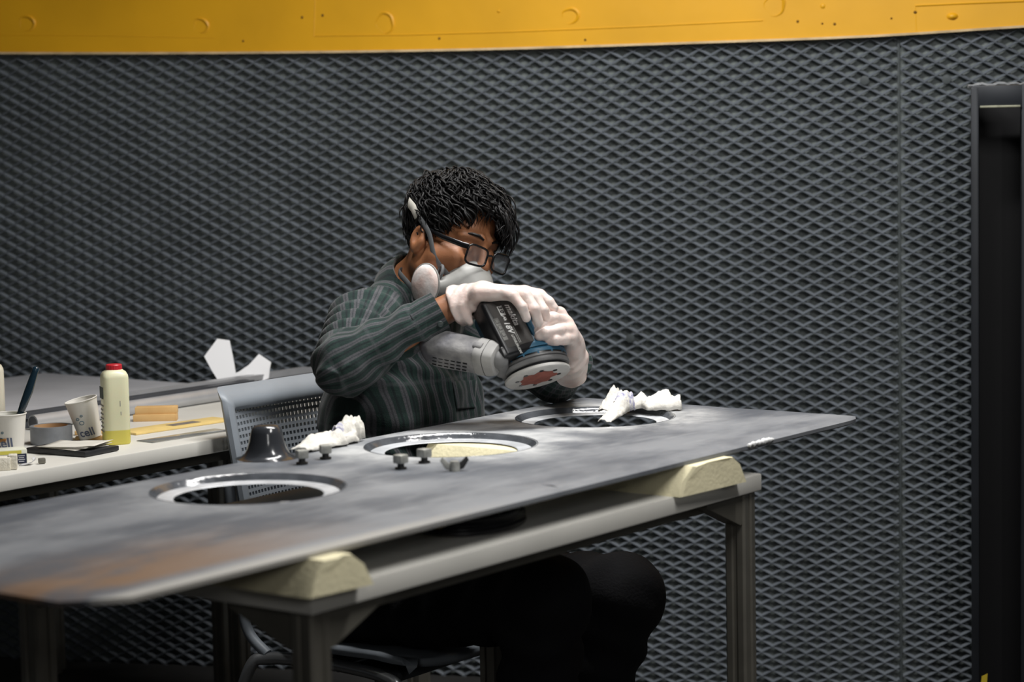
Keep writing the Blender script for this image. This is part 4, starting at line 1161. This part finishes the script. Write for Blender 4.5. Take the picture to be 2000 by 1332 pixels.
lp = np.concatenate([np.stack(p) for p, r in LH.values()]+[np.stack([LW0, PY(1118, 742, 4.2)])])
child(sdf_obj('glove', lglove, lp.min(0)-.05, lp.max(0)+.05, .0019, m_glove))
tag(person, 'person in a green checked shirt and white gloves bent over a sander', 'person')

# ---- glasses (worn)
m_fr = mat('black_glasses_frame', (18, 18, 20), .25); m_lens = mat('glass_lens', (120, 124, 128), .03, spec=.5, alpha=.22)
gl = empty('glasses', H(0, .112, -.006))
def GL(o): o.parent = gl; o.matrix_parent_inverse = Matrix.Translation(V(H(0, .112, -.006))).inverted(); return o
def lens_loop(sg, grow=1.):
    P = []
    for k in range(28):
        t = 2*math.pi*k/28; c, s = math.cos(t), math.sin(t); r = (abs(c)**4.5+abs(s)**4.5)**(-1/4.5)
        P.append(H(sg*(.033+r*c*.0245*grow), .119-.008*(abs(.033+r*c*.0245*grow)/.06)**2, -.008+r*s*.0185*grow*(1+.08*c)))
    return P
for sg in (1, -1):
    L_ = lens_loop(sg, .96); n = len(L_); c = np.mean(L_, axis=0)
    off_ = ha*.0009
    GL(mesh_obj('lens', [p-off_ for p in L_]+[p+off_ for p in L_], [tuple(range(n)), tuple(range(2*n-1, n-1, -1))]+[(k, n+k, n+(k+1) % n, (k+1) % n) for k in range(n)], m_lens))
    GL(tube('rim', lens_loop(sg), .0022, m_fr, None, 8, True))
    GL(tube('temple', [H(sg*.0585, .112, .004), H(sg*.066, .102, .004), H(sg*.073, .05, .008), H(sg*.079, .004, .016), H(sg*.079, -.018, .012), H(sg*.078, -.032, -.010)], [.0042, .0042, .004, .003, .0026, .0024], m_fr, None, 8, squash=(.6, 1.3)))
GL(tube('bridge', [H(-.010, .119, -.002), H(0, .121, .001), H(.010, .119, -.002)], .002, m_fr, None, 8))
tag(gl, 'black framed glasses on the bent face of the person', 'glasses')

# ---- half-face respirator (worn)
m_mask = mat('grey_mask_rubber', (150, 150, 147), .45, var=.04); m_pad = mat('white_filter_fabric', (226, 224, 222), .7, rgb2=(214, 190, 182), scale=30, bump=.15)
m_strap = mat('grey_strap', (96, 98, 100), .6)
rsP = empty('respirator', H(0, .1, -.06))
def RS(o): o.parent = rsP; o.matrix_parent_inverse = Matrix.Translation(V(H(0, .1, -.06))).inverted(); return o
def mask_sdf(P):
    q = (P-HC.astype(np.float32))@HR.astype(np.float32); qs = q.copy(); qs[..., 0] = np.abs(q[..., 0])
    d = ell(q, (0, .082, -.068), (.050, .050, .052))
    d = smin(d, rc(q, (0, .100, -.040), (0, .114, -.078), .012, .027), .02)
    d = smin(d, rc(qs, (.03, .09, -.075), (.058, .062, -.088), .022, .018), .015)
    return smax(d, .028-q[..., 1], .006)
RS(sdf_obj('facepiece', mask_sdf, hp.min(0)-.05, hp.max(0)+.05, .003, m_mask))
for sg in (1, -1):
    nn = unit(HR@np.array([sg*.93, .12, -.20])); c = H(sg*.074, .045, -.090); xx = unit(hu-nn*(hu@nn)); yy = np.cross(nn, xx)
    MT = Matrix.Translation(V(c)) @ frame3(xx, yy, nn).to_4x4() @ Matrix.Diagonal((1.1, .95, 1, 1))
    RS(lathe('filter_pad', [(.001, -.010), (.024, -.009), (.0345, -.003), (.0365, .001), (.0345, .005), (.026, .0105), (.012, .013), (.001, .0135)], m_pad, None, 40, MT, ang=70))
    RS(tube('filter_seam', [MT @ Vector((.0368*math.cos(t), .0368*math.sin(t), .001)) for t in np.linspace(0, 6.283, 41)[:-1]], .0018, m_mask, None, 6, True))
    RS(tube('strap', spline([H(sg*.050, .072, -.060), H(sg*.072, .045, -.035), H(sg*.082, .018, .008), H(sg*.086, -.022, .034)], 6), .006, m_strap, None, 8, squash=(1.0, .22), up=nn))
    RS(tube('upper_strap', spline([H(sg*.086, -.022, .032), H(sg*.090, -.036, .046), H(sg*.080, -.066, .058), H(0, -.108, .062)], 6), .009, mat('white_elastic', (206, 202, 192), .8), None, 8, squash=(1.0, .22), up=nn))
    RS(tube('strap_loop', [H(sg*.063+sg*.004*math.cos(t), .062+.010*math.cos(t), -.060+.014*math.sin(t)) for t in np.linspace(0, 6.283, 17)[:-1]], .0035, m_strap, None, 8, True))
    RS(tube('lower_strap', spline([H(sg*.066, .030, -.118), H(sg*.074, -.005, -.098), H(sg*.066, -.050, -.080), H(0, -.090, -.070)], 6), .006, m_strap, None, 8, squash=(1.0, .22), up=nn))
    RS(tube('buckle', [H(sg*.070+.0*t, .022+.007*math.cos(t), -.118+.011*math.sin(t)) for t in np.linspace(0, 6.283, 15)[:-1]], .003, m_strap, None, 8, True))
RS(lathe('valve', [(.017, 0), (.017, .008), (.013, .011), (.003, .0115)], mat('grey_valve', (150, 150, 148), .5), None, 24, Matrix.Translation(V(H(0, .140, -.082))) @ frame3(hr, unit(np.cross(unit(ha-.4*hu), hr)), unit(ha-.4*hu)).to_4x4()))
tag(rsP, 'grey half-face respirator with round white filters on the face of the person', 'respirator')
# ================================================================== CORDLESS SANDER HELD IN BOTH HANDS
O_ = PY(1051, 738, 4.06); vr = unit(_ray(1051, 738)); er = unit(_rt-vr*(_rt@vr)); eu = np.cross(er, vr)
nn = unit(.247*er-.917*eu-.27*vr); SA = -nn; SM = unit(.965*er+.26*eu); SM = unit(SM-SA*(SM@SA)); ST = np.cross(SM, SA)
if ST@vr > 0: ST = -ST
SR = frame3(SM, ST, SA) if np.dot(np.cross(SM, ST), SA) > 0 else None
BASIS = np.stack([SM, ST, SA], 1)
sd = empty('cordless_sander', O_)
def SL(m, t, a): return BASIS@np.array([m, t, a], float)          # local offsets in world axes
def L4(c, x, y, z): return Matrix.Translation(V(c)) @ Matrix(((x[0], y[0], z[0]), (x[1], y[1], z[1]), (x[2], y[2], z[2]))).to_4x4()
T0 = L4((0, 0, 0), SM, np.cross(SA, SM), SA)
m_padw = mat('pale_sanding_disc', (196, 194, 190), .8, var=.06, scale=50); m_worn = mat('rust_red_abrasive', (146, 84, 72), .85, var=.15, scale=80)
m_blue = mat('teal_blue_plastic', (54, 104, 132), .45, var=.08, scale=20); m_gdk = mat('dusty_grey_rubber', (112, 112, 112), .75, var=.2, scale=30)
m_bblk = mat('black_battery_plastic', (24, 24, 26), .35, var=.2, scale=30); m_dust = mat('dusty_canister', (146, 145, 144), .8, rgb2=(92, 92, 97), scale=26, bump=.2, bscale=80)
pad = lathe('sanding_disc', [(.001, 0), (.0605, .0002), (.0625, .002), (.0625, .006), (.060, .008), (.001, .008)], m_padw, sd, 64, T0)
out = []
for k in range(32):
    t = 2*math.pi*k/32; r = .034*(1+.10*math.sin(8*t)+.08*math.sin(5*t+1)+random.uniform(-.05, .05)); out.append((r*math.cos(t), r*math.sin(t)))
prism('worn_centre', out, -.0008, m_worn, pad, T0)
for k in range(8):
    t = 2*math.pi*(k+.3)/8; lathe('dust_hole', [(.0001, -.0009), (.0042, -.0009), (.0042, .001), (.0001, .001)], m_bblk, pad, 14, T0 @ Matrix.Translation((.040*math.cos(t), .040*math.sin(t), 0)))
lathe('backing_pad', [(.056, .007), (.059, .009), (.058, .012), (.053, .014)], m_bblk, sd, 56, T0)
lathe('base_skirt', [(.052, .012), (.0625, .0135), (.0645, .016), (.0645, .0205), (.061, .022), (.061, .0232), (.0635, .0245), (.062, .029), (.054, .031)], m_gdk, sd, 56, T0)
lathe('blue_collar', [(.050, .0315), (.0625, .032), (.063, .038), (.060, .0415), (.050, .044)], m_blue, sd, 56, T0)
lathe('collar_groove', [(.0600, .0290), (.0618, .0293), (.0618, .0320), (.0600, .0322)], m_bblk, sd, 56, T0, False, False)
for k in range(6):
    t = math.radians(-130+26*k); bl = boxo('collar_rib', (0, 0, 0), (.003, .003, .006), m_blue, sd); bl.matrix_local = T0 @ Matrix.Translation((.0612*math.cos(t), .0612*math.sin(t), .0312))
# motor housing rising to the grip
prof = [(.058, .0425), (.054, .050), (.047, .062), (.0405, .078), (.0375, .095), (.037, .118), (.040, .132), (.039, .144), (.030, .154), (.012, .158), (.001, .1585)]
lathe('motor_housing', prof, m_blue, sd, 40, T0 @ Matrix.Translation((.004, -.004, 0)))
lathe('grip_cap', [(r*1.03, a+.0005) for r, a in prof[5:]], m_bblk, sd, 40, T0 @ Matrix.Translation((.004, -.004, .0)))
# battery pack turned a little to the right
th = math.radians(30)
BA = unit(SA-.20*SM)                                              # the pack leans back to the left
BM = unit(SM-BA*(SM@BA))
bxv = unit(BM*math.cos(th)-ST*math.sin(th))
bnv = unit(ST*math.cos(th)+BM*math.sin(th))                       # outward face normal (towards viewer, slightly right)
TB = L4(SL(-.036, .050, .090), bxv, -bnv, BA)
XS = 1
bat = boxo('battery', (0, 0, 0), (.072, .046, .116), m_bblk, sd, .007, TB, 3)
boxo('battery_step', (-.002*XS, .004, -.046), (.076, .050, .022), m_bblk, bat, .004, TB)
boxo('battery_top', (0, .002, .054), (.064, .042, .018), m_bblk, bat, .006, TB, 3)
m_foil = mat('battery_label', (66, 64, 62), .35, .1, var=.15, scale=40)
boxo('label_panel', (.003*XS, -.0232, .004), (.058, .0006, .094), m_foil, bat, 0, TB)
def decal(s, size, px, pz, m, shear=.25, off=.0004, rot=-math.pi/2, wide=1., lift=.0240):
    vs, fs = text_mesh(s, size, shear, off, 0)
    o = []
    for v in vs:
        x, z = v[0]*wide, v[1]
        X_, Z_ = x*math.cos(rot)-z*math.sin(rot), x*math.sin(rot)+z*math.cos(rot)
        o.append(TB @ Vector(((px+X_)*XS if XS > 0 else -(px+X_)*-1, -lift, pz+Z_)))
    return mesh_obj('lettering', o, fs, m, bat)
m_wh = mat('white_lettering', (238, 238, 236), .5); m_sil = mat('silver_lettering', (186, 186, 182), .45)
decal('makita', .0170, .0085, .0405, m_wh)
boxo('white_box', (-.0035, -.0236, .0305), (.0105, .0004, .020), m_wh, bat, 0, TB)
decal('3.0', .0115, -.0070, .0400, m_bblk, .2)
decal('Ah', .0078, -.0066, .0195, m_wh)
decal('18V', .0155, -.0100, .0085, m_wh)
decal('LITHIUM-ION', .0066, -.0080, -.0200, m_sil, .2)
for k in range(2): boxo('label_line', (.0045-.0030*k, -.0236, -.022), (.0008, .0004, .034), m_sil, bat, 0, TB)
m_lgr = mat('grey_info_label', (120, 120, 116), .5)
boxo('info_label', (-.0225, -.0236, -.004), (.010, .0005, .046), m_lgr, bat, 0, TB)
for k in range(3): boxo('info_box', (-.0225, -.0240, .013-.014*k), (.0075, .0004, .009), m_bblk, bat, 0, TB); 
for k in range(3): boxo('info_inner', (-.0225, -.0243, .013-.014*k), (.0062, .0004, .0076), m_lgr, bat, 0, TB)
# blue rail the battery slides on
boxo('battery_rail', (.0425*XS, -.006, -.004), (.011, .030, .112), m_blue, sd, .002, TB)
boxo('rail_foot', (.030*XS, .018, -.058), (.030, .05, .010), m_blue, sd, .002, TB)
boxo('handle_neck', (.012*XS, .045, .02), (.05, .06, .085), m_blue, sd, .012, TB)
# dust canister on its nozzle
A_ = PY(836, 676, 4.075)-O_; B_ = PY(974, 703, 4.010)-O_; dx = unit(B_-A_); Ld = np.linalg.norm(B_-A_)
dz = unit(eu-dx*(eu@dx)); dy = np.cross(dz, dx)                    # dy points away from the viewer
ca, sa_ = math.cos(math.radians(-46)), math.sin(math.radians(-46)); dz2 = dz*ca+dy*sa_; dy2 = dy*ca-dz*sa_
def loft(name, rows, m, parent, seg=36, k=3.4):
    vs = []; fs = []
    for t, w_, h_ in rows:
        for j in range(seg):
            a = 2*math.pi*j/seg; c, s = math.cos(a), math.sin(a); r = (abs(c)**k+abs(s)**k)**(-1/k)
            vs.append(A_+dx*t+dy2*r*c*w_+dz2*r*s*h_)
    for i in range(len(rows)-1):
        for j in range(seg): fs.append((i*seg+j, i*seg+(j+1) % seg, (i+1)*seg+(j+1) % seg, (i+1)*seg+j))
    fs += [tuple(range(seg-1, -1, -1)), tuple((len(rows)-1)*seg+j for j in range(seg))]
    bm = bmesh.new(); bv = [bm.verts.new(tuple(v)) for v in vs]
    for q in fs: bm.faces.new([bv[i] for i in q])
    return bm_obj(name, bm, m, parent, True, 45)
cb = loft('dust_canister', [(-.010, .008, .010), (-.007, .017, .020), (.002, .024, .027), (.018, .028, .031), (.04, .029, .032), (Ld*.74, .027, .030)], m_dust, sd)
loft('canister_cap', [(Ld*.73, .0278, .0308), (Ld*.745, .029, .032), (Ld*.90, .0275, .0305), (Ld*.985, .024, .027), (Ld*1.0, .020, .023)], mat('dusty_cap', (160, 159, 157), .7, var=.15, scale=30), sd)
loft('cap_seam', [(Ld*.86, .0283, .0313), (Ld*.867, .0283, .0313)], m_bblk, sd)
lt = loft('latch', [(Ld*.70, .010, .0335), (Ld*.72, .012, .0345), (Ld*.80, .012, .0345), (Ld*.82, .010, .0335)], m_dust, sd)
for r_ in range(3):                                               # rows of vent slots on the lower face
    for k in range(6):
        t0 = Ld*(.16+.085*k+.02*r_); o = boxo('vent_slot', (0, 0, 0), (.0085, .0022, .0016), m_bblk, cb)
        p = A_+dx*t0-dy2*.0283+dz2*(-.014+.0095*r_)
        o.matrix_local = L4(p, dx, dz2, np.cross(dx, dz2))
p1 = B_-dx*.01; p2 = SL(-.050, .018, .027)
tube('nozzle', spline([p1, p1+dx*.012, p2-SL(.01, 0, 0), p2+SL(.015, 0, 0)], 6), [.017]*7+[.015]*6+[.016]*6, m_gdk, sd, 18)
tag(sd, 'dusty cordless orbital sander held tilted in two gloved hands', 'sander')
bpy.context.view_layer.update()
